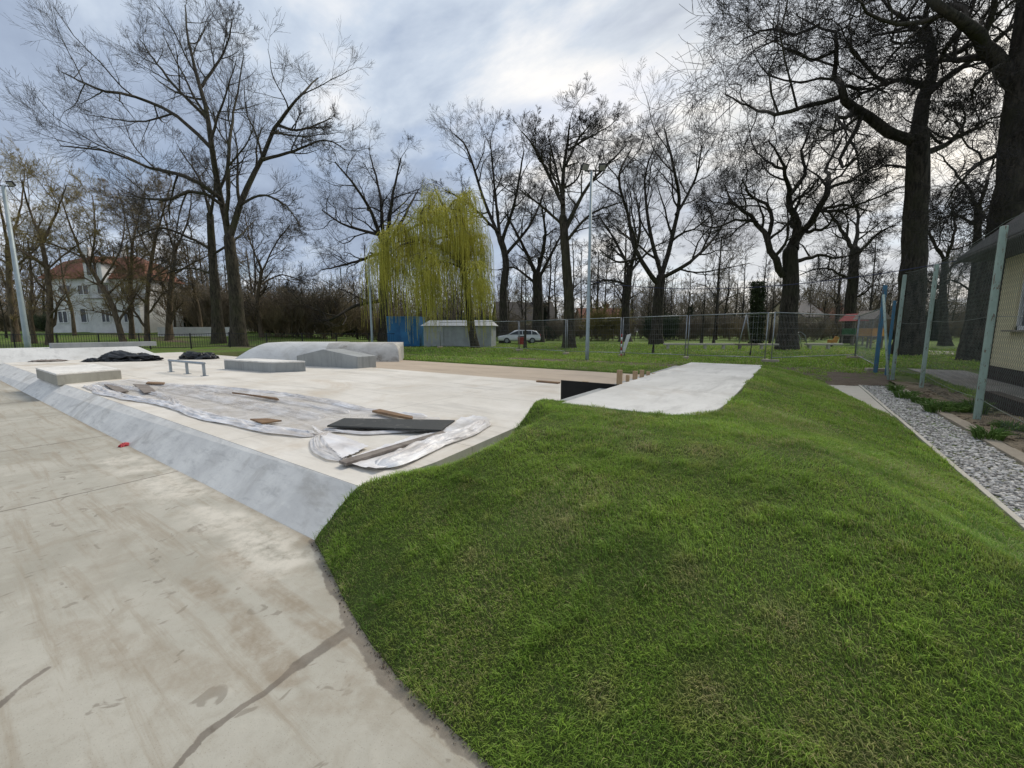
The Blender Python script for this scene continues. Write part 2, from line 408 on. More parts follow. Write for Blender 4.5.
def stucco(name, a, b, sc=60):
    m, w = material(name); p = w.pos(); g = w.noise(p, sc, 5, .7)
    c = w.mix(w.rng(w.noise(p, .8, 6, .6), .3, .7), b, a); return finish(w, m, c, .9, g, .4, .01, spec=.2)
M['cream'] = stucco('cream_stucco', (.74, .66, .43), (.66, .58, .37))
M['plinth'] = stucco('brown_plinth', (.060, .045, .040), (.045, .035, .03))
M['white_wall'] = stucco('dirty_white_render', (.76, .76, .74), (.58, .58, .57), 8)
M['beige_wall'] = stucco('beige_render', (.50, .42, .30), (.42, .35, .25), 8)
M['grey_wall'] = stucco('grey_boundary_wall', (.36, .35, .34), (.26, .25, .24), 8)
def tile_mat(name, a, b, sc=2.2):
    m, w = material(name); p = w.pos()
    wv = w.n('ShaderNodeTexWave', {'Vector': w.pos((1, 1, 1)), 'Scale': sc, 'Distortion': .4}, bands_direction='Z').outputs['Fac']
    c = w.mix(w.rng(w.noise(p, 1.3, 6, .7), .3, .7), a, b); c = w.mix(w.math('MULTIPLY', wv, .35), c, tuple(k * .5 for k in a))
    return finish(w, m, c, .85, wv, .4, .03)
M['red_tile'] = tile_mat('red_roof_tiles', (.15, .062, .042), (.28, .115, .07))
M['grey_roof'] = simple('grey_roof_sheet', (.11, .10, .095), (.075, .068, .064), 6, .7, .1)
M['tin_roof'] = simple('zinc_roof_sheet', (.52, .54, .56), (.40, .42, .44), 4, .5, .3)
M['tin_wall'] = simple('zinc_wall_sheet', (.40, .43, .44), (.32, .34, .35), 2, .55, .3)
M['blue_tin'] = simple('blue_steel_sheet', (.035, .20, .43), (.025, .13, .30), 1.4, .5, .1)
M['glass'] = simple('window_glass', (.03, .035, .04), (.02, .024, .03), 2, .08, 0, 0, .6)
M['white_paint'] = simple('white_paint', (.75, .75, .74), (.62, .62, .61), 5, .5)
M['soffit'] = simple('dark_soffit_boards', (.05, .042, .036), (.03, .026, .022), 5, .8)
M['car_paint'] = simple('silver_car_paint', (.76, .77, .79), (.70, .71, .73), 3, .28, .15, 0)
M['rubber'] = simple('black_rubber', (.02, .02, .02), (.014, .014, .014), 5, .8)
M['red'] = simple('red_plastic', (.38, .035, .03), (.28, .03, .025), 5, .5)
M['pink'] = simple('faded_red_cloth', (.60, .10, .11), (.45, .07, .08), 20, .8)
M['orange'] = simple('orange_paint', (.62, .30, .05), (.5, .22, .04), 4, .6)
M['yellow'] = simple('yellow_paint', (.65, .50, .07), (.5, .38, .05), 4, .6)
M['green'] = simple('green_paint', (.05, .16, .07), (.04, .11, .05), 4, .6)
M['lamp_glass'] = simple('floodlight_glass', (.30, .30, .27), (.24, .24, .22), 3, .3)

# ------------------------------------------------------------------ ground heights
DZ = 0.35      # skate deck
SZ = 0.75      # top platform on the mound
E1 = G(436, 462, DZ); E2 = G(512, 429, DZ)     # the visible end face of the deck slab above the turf
def deck_xe(Y): return np.interp(Y, [1.64, 2.0, E1.y, E2.y, 4.6], [-3.02, -2.88, E1.x, E2.x, E2.x])
BASE = [(-3.02, 1.64), (-2.6, 1.50), (-2.17, 1.34), (-1.75, 1.21), (-1.43, 1.14), (-.8, 1.07), (0, 1.03), (2.5, 1.0)]
def lawn_z(X, Y):
    X = np.asarray(X, float); Y = np.asarray(Y, float)
    f = X * FWD.x + Y * FWD.y; r = X * RIGHT.x + Y * RIGHT.y
    z = .30 - .10 * sstep(f, 17, 26)
    z = z + 1.15 * sstep(f, 38, 62) * sstep(-r / np.maximum(f, 1), .30, .65)
    z = z + .05 * (fbm(X * .25, Y * .25, 3, 3) - .5) * sstep(Y, 12.7, 15)
    z = z + .10 * np.exp(-((Y - 13.9) / .9) ** 2) * sstep(-X, 1.5, 3)
    inside = (X < 1.36) & (Y < 12.62) & (X > -30)
    inside |= (X <= 1.36) & (Y < 1.2)
    return np.where(inside, -.25, z)
def smin(a, b, k):
    h = np.clip(.5 + .5 * (b - a) / k, 0, 1); return b * (1 - h) + a * h - k * h * (1 - h)
def mound_xr(Y): return 1.37 - .62 * np.clip((Y - 8.2) / 4.4, 0, 1)
def mound_z(X, Y):
    X = np.asarray(X, float); Y = np.asarray(Y, float)
    by = np.interp(X, [q[0] for q in BASE], [q[1] for q in BASE]); s = seg_dist(X, Y, BASE) * np.where(Y < by, -1, 1); p = 2.6 + 2.9 * sstep(-X, 1.3, 3.0)
    front = .80 * (1 - (1 - np.clip(s / 3.3, 0, 1)) ** p) + .9 * np.minimum(s, 0)
    de = X - deck_xe(Y); left = .19 + .55 * np.maximum(0, de) + .35 * np.maximum(0, de - .6) + .22 * sstep(Y, 2.5, 1.9) + .40 * sstep(Y, 3.75, 4.5) * sstep(de, 0, .4)
    xr = mound_xr(Y); xg = -.58 + 1.30 * np.clip((5.6 - Y) / 3.2, 0, 1); tr = np.clip((xr - X) / (xr - xg), 0, 1.3); right = .30 + .47 * np.clip(tr, 0, 1.3) ** .82 + .6 * np.minimum(xr - X, 0)
    tf = np.clip((13.6 - Y) / 1.5, 0, 1); far = .28 + .50 * tf
    z = smin(smin(front, left, .10), smin(right, far, .08), .035)
    z = z + (.05 - .03 * sstep(X, -.6, .2)) * (fbm(X * 1.6, Y * 1.6, 5, 4) - .5) * sstep(s, 0, .5)
    z = np.minimum(z, SZ + .004)
    e = np.minimum(np.minimum(X + 2.34, -.60 - X), np.minimum(Y - 4.45 - .5 * sstep(X, -1.0, -.62), 12.2 - Y))
    xl = deck_xe(Y) - .06 * sstep(Y, 1.9, 2.2)
    z = z + 1.6 * np.minimum(0, X - xl)
    return z - .08 * sstep(e, .0, .14)      # the turf runs down under the platform slab
def mound_in(X, Y):
    left = np.where(Y < 4.62, deck_xe(Y) + .015, -2.30)
    by = np.interp(X, [b[0] for b in BASE], [b[1] for b in BASE])
    wob = .02 * (fbm(X * 9, Y * 9, 8, 2) - .5)
    return (X > left) & (X < mound_xr(Y)) & (Y > by + wob) & (Y < 13.6)

def axis(*parts):
    a = np.concatenate([np.arange(p[0], p[1], p[2]) for p in parts] + [[parts[-1][1]]]); return np.unique(np.round(a, 4))
xs = axis((-260, -120, 10), (-120, -30.02, 2.5), (-30.02, -29.98, .04), (-29.96, 1.34, 1.0), (1.345, 1.37, .025), (1.37, 12, .4), (12, 60, 2), (60, 260, 10))
ys = axis((-60, 1.18, 3), (1.18, 1.22, .04), (1.22, 12.6, 1.0), (12.60, 12.64, .04), (12.64, 26, .4), (26, 80, 1.5), (80, 320, 10))
def bare_attr(X, Y):
    band = sstep(np.abs(Y - 15.6 - .8 * fbm(X * .2, Y * 0, 2, 2)), .9, .2) * sstep(fbm(X * .4, Y * 1.2, 25, 4), .36, .52) * sstep(-X, .5, 2.5)
    a = sstep(fbm(X * .5, Y * .9, 21, 4), .50, .62) * sstep(Y, 14.2, 15.0) * sstep(Y, 19, 16.5) * sstep(-X, -1.2, .2) * .8
    return a + .8 * band + .6 * sstep(fbm(X * .8, Y * .8, 22, 4), .56, .7) * sstep(Y, 40, 20)
lawn = grid_mesh('lawn_ground', xs, ys, lawn_z, M['lawn'], attrs={'bare': bare_attr}); tag(lawn, kind='structure')

# plaza in the foreground
jx = [G(60, 498).x + k * 2.95 for k in (-5, -4, -3, -2, -1, 0)]
tr1 = [tuple(G(*q)[:2]) for q in ((196, 578), (240, 622), (292, 676))]
tr2 = [tuple(G(*q)[:2]) for q in ((228, 556), (280, 597), (338, 640))]
tr3 = [tuple(G(*q)[:2]) for q in ((70, 632), (165, 668), (290, 692), (345, 694))]
tr4 = [tuple(G(*q)[:2]) for q in ((95, 590), (140, 470), (122, 486))]
wetl = [tuple(G(*q)[:2]) for q in ((176, 768), (205, 735), (245, 706), (280, 681), (300, 664), (330, 643), (352, 628))]
wetb = [tuple(G(*q)[:2]) for q in ((300, 664), (326, 646), (352, 630), (372, 650))]
wetc = [tuple(G(*q)[:2]) for q in ((-20, 720), (14, 692), (46, 668))]
def track(X, Y, line, wdt, ph):
    d = seg_dist(X, Y, line); a = sstep(d, wdt, wdt * .6)
    t = (X - line[0][0]) * (line[-1][1] - line[0][1]) - (Y - line[0][1]) * (line[-1][0] - line[0][0])
    lug = .80 + .20 * sstep(np.sin((X * 1.0 + Y * 1.7) * 85 + ph) + 1.4 * (fbm(X * 14, Y * 14, 4, 2) - .5), -.5, .4)
    return a * lug * sstep(fbm(X * 5, Y * 5, 31 + int(ph), 3), .22, .45)
def mud_attr(X, Y):
    a = track(X, Y, tr1, .095, 1) * 1.0 + track(X, Y, tr2, .085, 2) * .85 + track(X, Y, tr3, .13, 3) * .6 + track(X, Y, tr4, .10, 5) * .25
    bd = seg_dist(X, Y, [(-2.98, 1.62), (-30, 1.50)]); a = a + .8 * sstep(bd, .07, .0)
    st = seg_dist(X, Y, BASE); a = a + .35 * sstep(st, .35, .05)
    return np.clip(a, 0, 1)
def wet_attr(X, Y):
    X = X + .07 * (fbm(X * 4, Y * 4, 61, 4) - .5); Y = Y + .07 * (fbm(X * 4, Y * 4, 62, 4) - .5)
    f = np.clip((X - wetl[0][0]) / (wetl[-1][0] - wetl[0][0]), 0, 1)
    a = sstep(seg_dist(X, Y, wetl), (.012 + .042 * f) * (.55 + .9 * fbm(X * 5, Y * 5, 63, 3)), .0) * (.7 + .6 * fbm(X * 9, Y * 9, 64, 3))
    a = np.maximum(a, sstep(seg_dist(X, Y, wetb), .075, .0) * .95)
    a = np.maximum(a, sstep(seg_dist(X, Y, BASE), .10 + .09 * (fbm(X * 6, Y * 6, 2, 2) - .5), .0) * 1.15)
    a = np.maximum(a, sstep(seg_dist(X, Y, wetc), .03, 0) * .75)
    return np.clip(a, 0, 1)
def dust_attr(X, Y):
    return .8 * sstep(seg_dist(X, Y, [(-2.9, 1.35), (-4.4, 1.45), (-7, 1.35)]), .42, .05) * sstep(fbm(X * 3, Y * 3, 9, 3), .3, .6)
def joint_attr(X, Y):
    a = 0
    for x in jx: a = np.maximum(a, sstep(np.abs(X - x + .012 * (fbm(Y * 2, Y * 0, 3, 3) - .5)), .016, .006))
    return a * np.where(X > -20, 1, 0)
gx = axis((-60, -12, 2), (-12, -6.5, .05), (-6.5, -.5, .014), (-.5, 3, .1))
gx = np.unique(np.concatenate([gx] + [[x - .016, x - .006, x + .006, x + .016] for x in jx]))
gy = axis((-30, -1.2, .8), (-1.2, 1.72, .014), (1.72, 2.0, .14))
def plz(X, Y): return np.where((X > -2.95) & (Y > 1.72), -.12, 0.006 * (fbm(X * .8, Y * .8, 1, 3) - .5))
plaza = grid_mesh('plaza_pavement', gx, gy, plz, M['plaza'], attrs={'mud': mud_attr, 'wet': wet_attr, 'dust': dust_attr, 'joint': joint_attr})
tag(plaza, kind='structure')

# mound of turf
mx = axis((-3.3, 1.5, .05)); my = axis((.8, 5.2, .05), (5.2, 13.65, .12))
mound = grid_mesh('turf_terrain', mx, my, mound_z, M['turf_soil'], keep=lambda X, Y: (X < mound_xr(Y) + .12) & (Y > np.interp(X, [q[0] for q in BASE], [q[1] for q in BASE]) - .2) & (Y < 13.6) & (X > np.where(Y < 2.05, -3.02 + .40 * (Y - 1.64), np.where(Y < 4.6, -2.80, -2.10)) - .22)); tag(mound, kind='structure')

def blades(name, n_try, area, zf, inside, bands, dry_pts=(), kind='stuff', hs=1.0):
    """a carpet of single grass blades; bands = (dist0, dist1, per m2, width, height)"""
    Vs = []; rn = []; tp = []; dr = []
    for (d0, d1, dens, wd, ht) in bands:
        x0, x1, y0, y1 = area; x0b, x1b = max(x0, -d1), min(x1, d1); y0b, y1b = y0, min(y1, d1)
        n = int(dens * (x1b - x0b) * (y1b - y0b)); X = rng.uniform(x0b, x1b, n); Y = rng.uniform(y0b, y1b, n)
        d = np.hypot(X, Y); k = (d >= d0) & (d < d1) & inside(X, Y)
        f = X * FWD.x + Y * FWD.y; r = X * RIGHT.x + Y * RIGHT.y
        k &= (f > .2) & (np.abs(r) < 1.42 * f + .5)
        k &= rng.uniform(0, 1, n) < .35 + .9 * fbm(X * 7, Y * 7, 12, 3)
        X = X[k]; Y = Y[k]; n = len(X); Z = zf(X, Y)
        patch = fbm(X * 2.2, Y * 2.2, 44, 4)
        h = ht * hs * rng.uniform(.45, 1.25, n) * (.40 + 1.2 * patch) * (1 + .9 * sstep(fbm(X * 8, Y * 8, 57, 2), .62, .8)); az = rng.uniform(0, 6.283, n) * .75 + 5.2 * fbm(X * .9, Y * .9, 17, 2)
        lean = rng.uniform(.25, 1.15, n) ** 1.0
        side = np.stack([-np.sin(az), np.cos(az), 0 * az], -1) * (wd * rng.uniform(.6, 1.3, n))[:, None] / 2
        dirv = np.stack([np.cos(az), np.sin(az), 0 * az], -1); up = np.array([0, 0, 1.])
        p0 = np.stack([X, Y, Z - .008], -1)
        p1 = p0 + up * (h * .58)[:, None] + dirv * (h * .30 * lean)[:, None]
        p2 = p0 + up * (h * (1 - .38 * lean))[:, None] + dirv * (h * .95 * lean)[:, None]
        Vs.append(np.stack([p0 - side, p0 + side, p1 - side * .8, p1 + side * .8, p2], 1).reshape(-1, 3))
        dry = (rng.uniform(0, 1, n) < .07 + .34 * sstep(fbm(X * 1.6, Y * 1.6, 71, 3), .48, .66)).astype(float) * rng.uniform(.4, 1, n)
        for (px_, py_, rad) in dry_pts:
            q = np.exp(-((X - px_) ** 2 + (Y - py_) ** 2) / rad ** 2); dry = np.maximum(dry, q * rng.uniform(.4, 1.2, n) * (rng.uniform(0, 1, n) < .85))
        rv = np.clip(rng.normal(.45, .25, n) + .5 * (patch - .5), 0, 1)
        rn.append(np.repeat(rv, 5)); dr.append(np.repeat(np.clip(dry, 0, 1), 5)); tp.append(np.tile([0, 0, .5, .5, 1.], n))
    V = np.concatenate(Vs); i = np.arange(len(V) // 5)[:, None] * 5
    q = np.concatenate([i + k for k in (0, 1, 3, 2)], 1); t = np.concatenate([i + k for k in (2, 3, 4)], 1)
    o = np_mesh(name, V, [q, t], M['blade'], None, {'rnd': np.concatenate(rn), 'tip': np.concatenate(tp), 'dry': np.concatenate(dr)})
    print(name, len(V) // 5); return o
def turf_in(X, Y):
    slab = (X > -2.32) & (X < -.62 + .05 * np.sin(Y * 3)) & (Y > 4.52 + .10 * np.sin(X * 5) + .5 * sstep(X, -1.0, -.62)) & (Y < 12.25)
    return mound_in(X, Y) & ~slab
def dry_at(px, py, z, r): g = G(px, py, z); return (g.x, g.y, r)
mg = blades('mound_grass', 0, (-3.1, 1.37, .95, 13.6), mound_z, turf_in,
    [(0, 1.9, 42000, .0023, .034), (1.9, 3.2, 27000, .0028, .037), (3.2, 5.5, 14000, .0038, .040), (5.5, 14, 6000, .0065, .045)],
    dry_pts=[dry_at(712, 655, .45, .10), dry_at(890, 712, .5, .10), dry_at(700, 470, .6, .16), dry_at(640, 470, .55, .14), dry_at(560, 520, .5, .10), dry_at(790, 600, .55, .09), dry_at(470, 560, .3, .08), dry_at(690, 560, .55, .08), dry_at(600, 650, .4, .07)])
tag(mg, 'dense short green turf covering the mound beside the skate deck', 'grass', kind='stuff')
def lawn_in(X, Y):
    f = X * FWD.x + Y * FWD.y; r = X * RIGHT.x + Y * RIGHT.y
    return ((Y > 12.66) & ~((X > .9) & (X < 3.2) & (Y < 16.5)) & ~((X > -1.3) & (Y < 13.6) & (X < 1.4)) & (rng.uniform(0, 1, X.shape) > .75 * bare_attr(X, Y))) & ~((X > 3.0) & (Y < 20)) & (f < 45)
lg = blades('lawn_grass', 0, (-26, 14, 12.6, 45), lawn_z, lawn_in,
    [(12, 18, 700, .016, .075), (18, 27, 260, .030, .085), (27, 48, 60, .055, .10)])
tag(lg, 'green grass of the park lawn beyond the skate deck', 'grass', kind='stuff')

# ------------------------------------------------------------------ skatepark
y_far = G(587, 371, DZ).y; y_tan = G(520, 379.5, DZ).y
b = MB(); poly = [(-30, 2.0), (-2.88, 2.0), (E1.x, E1.y), (E2.x, E2.y), (E2.x, 4.6), (-2.34, 4.6), (-2.34, y_tan), (-30, y_tan)]
b.prism([(x, y, -.2) for x, y in poly], [(x, y, DZ) for x, y in poly])
deck = b.build('deck_pavement', M['deck']); tag(deck, kind='structure')
b = MB(); b.prism([(-30, 1.46, -.05), (-3.02, 1.62, -.05), (-3.0, 2.02, -.05), (-30, 2.02, -.05)], [(-30, 1.5, .0), (-3.02, 1.64, .002), (-2.89, 1.998, DZ - .003), (-30, 1.998, DZ - .003)])
tag(b.build('skate_bank', M['bank']), 'long low bluish concrete bank rising from the plaza to the skate deck', 'skate bank')
b = MB(); b.prism([(-16, y_tan + .002, -.1), (-2.34, y_tan + .002, -.1), (-2.34, y_far + .12, -.1), (-16, y_far + .12, -.1)], [(-16, y_tan + .002, DZ - .012), (-2.34, y_tan + .002, DZ - .012), (-2.34, y_far + .12, DZ - .02), (-16, y_far + .12, DZ - .02)])
tag(b.build('sand_path', M['tan']), kind='structure')
# deck expansion joints: thin dark saw cuts are strips 4 mm above
# top platform with its ramp going down to the deck
ybd = G(620, 385, SZ).y; xbd = G(563, 380, SZ).x
t = thing('platform', 'pale concrete platform slab on top of the grass mound', 'skate platform', (-1.46, 8.3, DZ))
b = MB(); pl = [(-2.32, 4.45), (-1.05, 4.45), (-.80, 4.62), (-.66, 5.0), (-.62, 5.6), (-.60, 12.2), (-2.32, 12.2)]
c0 = Vector((-1.46, 8.3, DZ))
b.prism([Vector((x, y, SZ - .16)) - c0 for x, y in pl], [Vector((x, y, SZ + .012)) - c0 for x, y in pl], .012)
b.build('slab', M['slab'], t)
b = MB(); b.box((-.86 + .4, 0.1, -.05 + .17), (1.5, 7.0, .40)); b.build('core', M['block'], t)
b = MB(); y0 = ybd + .03 - 8.3; y1 = 11.9 - 8.3
prof = [(-.865, SZ - DZ - .002), (-1.0, SZ - DZ - .03), (-1.25, SZ - DZ - .18), (-1.6, .10), (-1.95, .012), (-1.95, -.1), (-.865, -.1)]
b.prism([(x, y0, z) for x, z in prof], [(x, y1 - 2.2, z) for x, z in prof]); b.build('ramp', M['deck'], t)
t = thing('formwork_board', 'black film faced plywood formwork standing at the side of the platform ramp', 'formwork board', (xbd, ybd, DZ))
b = MB(); L = -2.335 - xbd
b.box((L / 2, .01, (SZ - DZ) / 2), (L, .021, SZ - DZ + .01)); b.build('panel', M['plywood'], t)
b = MB(); b.box((L / 2 - .1, -.035 + .08, .035), (L - .3, .045, .07)); b.build('batten', M['timber'], t)
for k, (px, top, base, w_) in enumerate(((622.5, 370, 388, .085), (628.5, 375, 388, .06), (634.5, 371, 387, .085), (641, 370, 385, .085), (646, 371.5, 383, .07), (650, 373, 382, .07))):
    yk = ybd + .25 + k * .42; p = Vector((-2.42, yk, 0))
    # height from the photograph's proportions, standing against the platform's side
    f = p.dot(FWD); zt = D(px, top, f).z
    q = D(px, 380, f); b = MB(); b.box((0, 0, (zt - DZ) / 2), (w_, w_ * .7, zt - DZ), .1 * k, .004)
    o = b.build('timber_stake', M['timber']); o.location = (-2.42, yk, DZ)
    tag(o, 'short sawn timber stake upright along the edge of the pale platform', 'stake', 'formwork stakes beside the platform')
b = MB(); g = G(588, 381, SZ - .1); b.box((0, 0, .2), (.10, .06, .4), 0, .004); o = b.build('timber_stake', M['timber'])
o.location = (xbd + .42, ybd + .12, DZ); tag(o, 'lone timber stub behind the middle of the black formwork board', 'stake')
b = MB(); g0 = G(548, 382, DZ + .02); b.box((0, 0, .02), (.62, .12, .04), .0, .004); o = b.build('timber_offcut', M['brownwood']); o.location = (g0.x, g0.y, DZ)
tag(o, 'flat brown timber offcut lying on the deck left of the black board', 'timber offcut')

# far-left bank with a ledge on it
A = G(0, 360, DZ); B = G(185, 358.5, DZ)
xb = (A.x + B.x) / 2
t = thing('quarter_bank', 'white concrete bank closing the far left end of the skate deck', 'skate bank', (xb, B.y, DZ))
b = MB(); H = .50
def prof_ring(y, dx): return [(dx, y, -.05), (-.75 + dx, y, H), (-3.0 + dx, y, H), (-3.0 + dx, y, -.05)]
r0 = [(0, 0, -.05), (-.78, -.75, H), (-3.0, -.75, H), (-3.0, 0, -.05)]; r1 = [(0, -8, -.05), (-.75, -8, H), (-3, -8, H), (-3, -8, -.05)]
b.prism(r1, r0, .03); b.build('bank_body', M['white_conc'], t)
pa = D(60, 349.5, 19.9); pb = D(145, 349.5, 20.4)
b = MB(); b.box((0, 0, .11), (.5, (pb - pa).length * .98, .22), 0, .01); o = b.build('concrete_ledge', M['block'])
o.location = (xb - 1.35, (pa.y + pb.y) / 2 , DZ + H); tag(o, 'long grey concrete ledge lying on top of the far white bank', 'skate ledge')

# back bank, two curved blocks
def quarter(name, label, ax, bx, dep, ztop, d_in, lslope, rslope, mat, seed):
    a = D(ax, 360, dep); a.z = DZ - .03; c = D(bx, 361.5, dep); c.z = DZ - .03
    e = (c - a); L = e.length; e.normalize(); n = Vector((-e.y, e.x, 0))
    if n.dot(FWD) < 0: n = -n
    nu, nv = 40, 14; V = []; hh = ztop - DZ
    for i in range(nu + 1):
        u = i / nu
        for j in range(nv + 1):
            v = j / nv; s = math.sin(v * math.pi / 2)
            inset = lslope * (v ** 1.0) * (1 - u) * 1.0 - rslope * v * v * u
            p = a + e * (u * L + inset) + n * (d_in * (v ** 1.3)) + Vector((0, 0, hh * (s * .55 + v * .45)))
            V.append(p + Vector((0, 0, .012 * mn.noise(p * 2.3 + Vector((seed, 0, 0))))) )
        p = a + e * (u * L + lslope * (1 - u) - rslope * u) + n * (d_in + 1.6) + Vector((0, 0, hh)); V.append(p)
        V.append(p - Vector((0, 0, hh + .1)))
    k = nv + 3; i = np.arange((nu + 1) * k).reshape(nu + 1, k)
    q = np.stack([i[:-1, :-1], i[1:, :-1], i[1:, 1:], i[:-1, 1:]], -1).reshape(-1, 4)
    b = MB(); vs = [b.b.verts.new(v) for v in V]
    for f in q: b.b.faces.new([vs[x] for x in f])
    b.b.faces.new([vs[x] for x in i[0]]); b.b.faces.new([vs[x] for x in reversed(i[-1])])
    o = b.build(name, mat); tag(o, label, 'skate bank'); return o
quarter('curved_bank', 'pale concrete bank with a long sloping left end behind the grey ledges', 232, 329, 17.6, 1.12, .75, 1.15, .0, M['white_conc'], 1)
quarter('curved_bank', 'stained white concrete quarter pipe with a rounded right end beside the sandy strip', 324, 399, 17.2, 1.12, .55, .0, .35, M['stained'], 5)

def block(name, label, cat, pts, z0, z1, away, mat, topmat=None):
    """a cast block: front corner pixel list (left, corner, right) on plane z0, extruded between heights"""
    l, c, r = [G(*q, z0) for q in pts]; k = l + (r - c)
    cen = (l + r) / 2; cen.z = z0; t = thing(name, label, cat, cen)
    ring = [Vector((p.x, p.y, 0)) - Vector((cen.x, cen.y, 0)) for p in (l, c, r, k)]
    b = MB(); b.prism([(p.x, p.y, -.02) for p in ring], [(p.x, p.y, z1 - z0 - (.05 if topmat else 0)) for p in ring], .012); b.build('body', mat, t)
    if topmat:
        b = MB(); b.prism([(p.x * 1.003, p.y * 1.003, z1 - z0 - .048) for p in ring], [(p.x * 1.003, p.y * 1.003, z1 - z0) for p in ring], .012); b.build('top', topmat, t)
    return t
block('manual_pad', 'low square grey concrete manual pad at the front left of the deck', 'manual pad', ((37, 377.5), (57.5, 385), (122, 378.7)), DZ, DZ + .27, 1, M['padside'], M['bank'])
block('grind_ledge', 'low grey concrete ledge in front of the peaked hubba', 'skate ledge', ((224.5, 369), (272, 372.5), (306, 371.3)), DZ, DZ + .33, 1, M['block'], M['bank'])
# peaked hubba: a tapering ledge with an apex
l = G(297, 365.5, DZ); c = G(358, 368.5, DZ); r = G(369, 367.6, DZ); e = (c - l); w_ = (r - c)
cen = (l + r) / 2; t = thing('hubba_ledge', 'grey concrete hubba ledge with a raised peak in the middle', 'skate ledge', (cen.x, cen.y, DZ))
hp = []
for u, h in ((0, .36), (.46, .62), (1, .40)): hp.append((l + e * u - cen, h))
ring_f = [(p.x, p.y, -.02) for p, h in (hp[0], hp[2])] + [(p.x, p.y, h) for p, h in (hp[2], hp[1], hp[0])]
ring_b = [(x + w_.x * 1.7, y + w_.y * 1.7, z) for x, y, z in ring_f]
b = MB(); b.prism(ring_f, ring_b, .015); b.build('body', M['block'], t)

# flat rail
p0 = G(171, 372, DZ); p1 = G(187.5, 374, DZ); p2 = G(204.5, 376, DZ)
t = thing('flat_rail', 'short grey steel grind rail on three legs standing on the deck', 'grind rail', (p1.x, p1.y, DZ))
d = (p2 - p0).normalized()
b = MB(); b.tube([p0 - p1 - d * .06 + Vector((0, 0, .36)), p2 - p1 + d * .06 + Vector((0, 0, .36))], .035, 10); b.build('rail_bar', M['rail_steel'], t)
for p in (p0, p1, p2):
    b = MB(); q = p - p1; b.box((q.x, q.y, .165), (.06, .06, .33), math.atan2(d.y, d.x), .004); b.box((q.x, q.y, .006), (.16, .16, .012)); b.build('leg', M['rail_steel'], t)

# black tarpaulin heaps
def heap(name, label, cat, x0, x1, dep, base_py, h, mat, seed, dy=.6):
    a = D(x0, base_py, dep); c = D(x1, base_py, dep); L = (c - a).length; mid = (a + c) / 2
    bm = bmesh.new(); bmesh.ops.create_icosphere(bm, subdivisions=5, radius=1)
    for v in bm.verts:
        p = v.co.copy(); s = Vector((seed * 3.1, 0, 0))
        prof = .55 + .45 * mn.noise(Vector((p.x * 2.2 + seed, 0, 0))) + .25 * mn.noise(Vector((p.x * 5 + seed, 2, 0)))
        fold = 1 - abs(mn.noise(p * 3.5 + s)) * .5; q = p * (1 + .25 * mn.noise(p * 1.7 + s)) * fold
        v.co = (q.x * L / 2, q.y * dy, max(0, q.z * h * (prof + .35) + .02 * mn.noise(p * 14 + s)))
    me = bpy.data.meshes.new(name); bm.to_mesh(me); bm.free()
    for p in me.polygons: p.use_smooth = True
    o = link(name, me, mat); o.location = (mid.x, mid.y, DZ + .002); o.rotation_euler.z = YAW; tag(o, label, cat); return o
heap('tarpaulin_heap', 'long crumpled heap of black tarpaulin in front of the far white bank', 'tarpaulin', 97, 158, 17.5, 358, .40, M['tarp'], 1.3, .7)
heap('tarpaulin_heap', 'small crumpled heap of black tarpaulin beside the grass corner', 'tarpaulin', 180, 219, 18.6, 357, .36, M['tarp'], 4.4, .6)
heap('tarpaulin_scrap', 'flat scrap of black tarpaulin left of the long black heap', 'tarpaulin', 84, 106, 17.0, 360, .16, M['tarp'], 7.7, .35)
heap('sheet_scrap', 'dull grey scrap of sheeting lying flat before the white bank', 'sheeting', 28, 66, 17.2, 358, .07, M['oldwood'], 2.7, .5)
o = heap('cloth_scrap', 'small crumpled faded red cloth at the foot of the concrete bank', 'cloth', 0, 1, 5, 450, .04, M['pink'], 3.2, .05)
g = G(124, 446, 0); o.location = g; o.scale = (8.0, 1.6, 1.1)

# plastic film with folds, boards and laths on the deck
def sheet(name, label, outline, seed, amp=.03, solid=.25, res=.035, z=DZ + .006):
    P = [tuple(G(*q, DZ)[:2]) for q in outline]
    X0, X1 = min(p[0] for p in P), max(p[0] for p in P); Y0, Y1 = min(p[1] for p in P), max(p[1] for p in P)
    def zf(X, Y):
        W_ = .5 * fbm(X * 1.3, Y * 1.3, seed + 5, 3); a = fbm(X * .9 + seed, Y * 2.2, seed, 4); b_ = np.abs(fbm(X * .55 + W_, Y * 3.0 + X * .35 + seed + W_, seed + 3, 3) - .5)
        e = seg_dist(X, Y, P + [P[0]])
        return z + amp * (.5 * a + .9 * np.maximum(0, .32 - b_ * 3.2)) + .02 * np.exp(-(e / .10) ** 2) * fbm(X * 1.2, Y * 1.2, seed + 9, 2)
    def so_(X, Y):
        e = seg_dist(X, Y, P + [P[0]]); W_ = .5 * fbm(X * 1.3, Y * 1.3, seed + 5, 3); r = 1 - np.abs(fbm(X * .55 + W_, Y * 3.0 + X * .35 + seed + W_, seed + 3, 3) - .5) * 2
        return np.clip(solid * (.4 + 1.2 * fbm(X * .8, Y * .8, seed + 21, 3)) + .35 * np.exp(-(e / .10) ** 2) * sstep(fbm(X * .9, Y * .9, seed + 22, 2), .35, .6) + .22 * sstep(r, .90, .995) * sstep(fbm(X * .7, Y * .7, seed + 23, 2), .35, .6), 0, 1)
    o = grid_mesh(name, np.arange(X0, X1, res), np.arange(Y0, Y1, res), zf, M['plastic'], attrs={'solid': so_}, keep=lambda a, c: in_poly(a, c, P))
    return tag(o, label, 'plastic sheet')
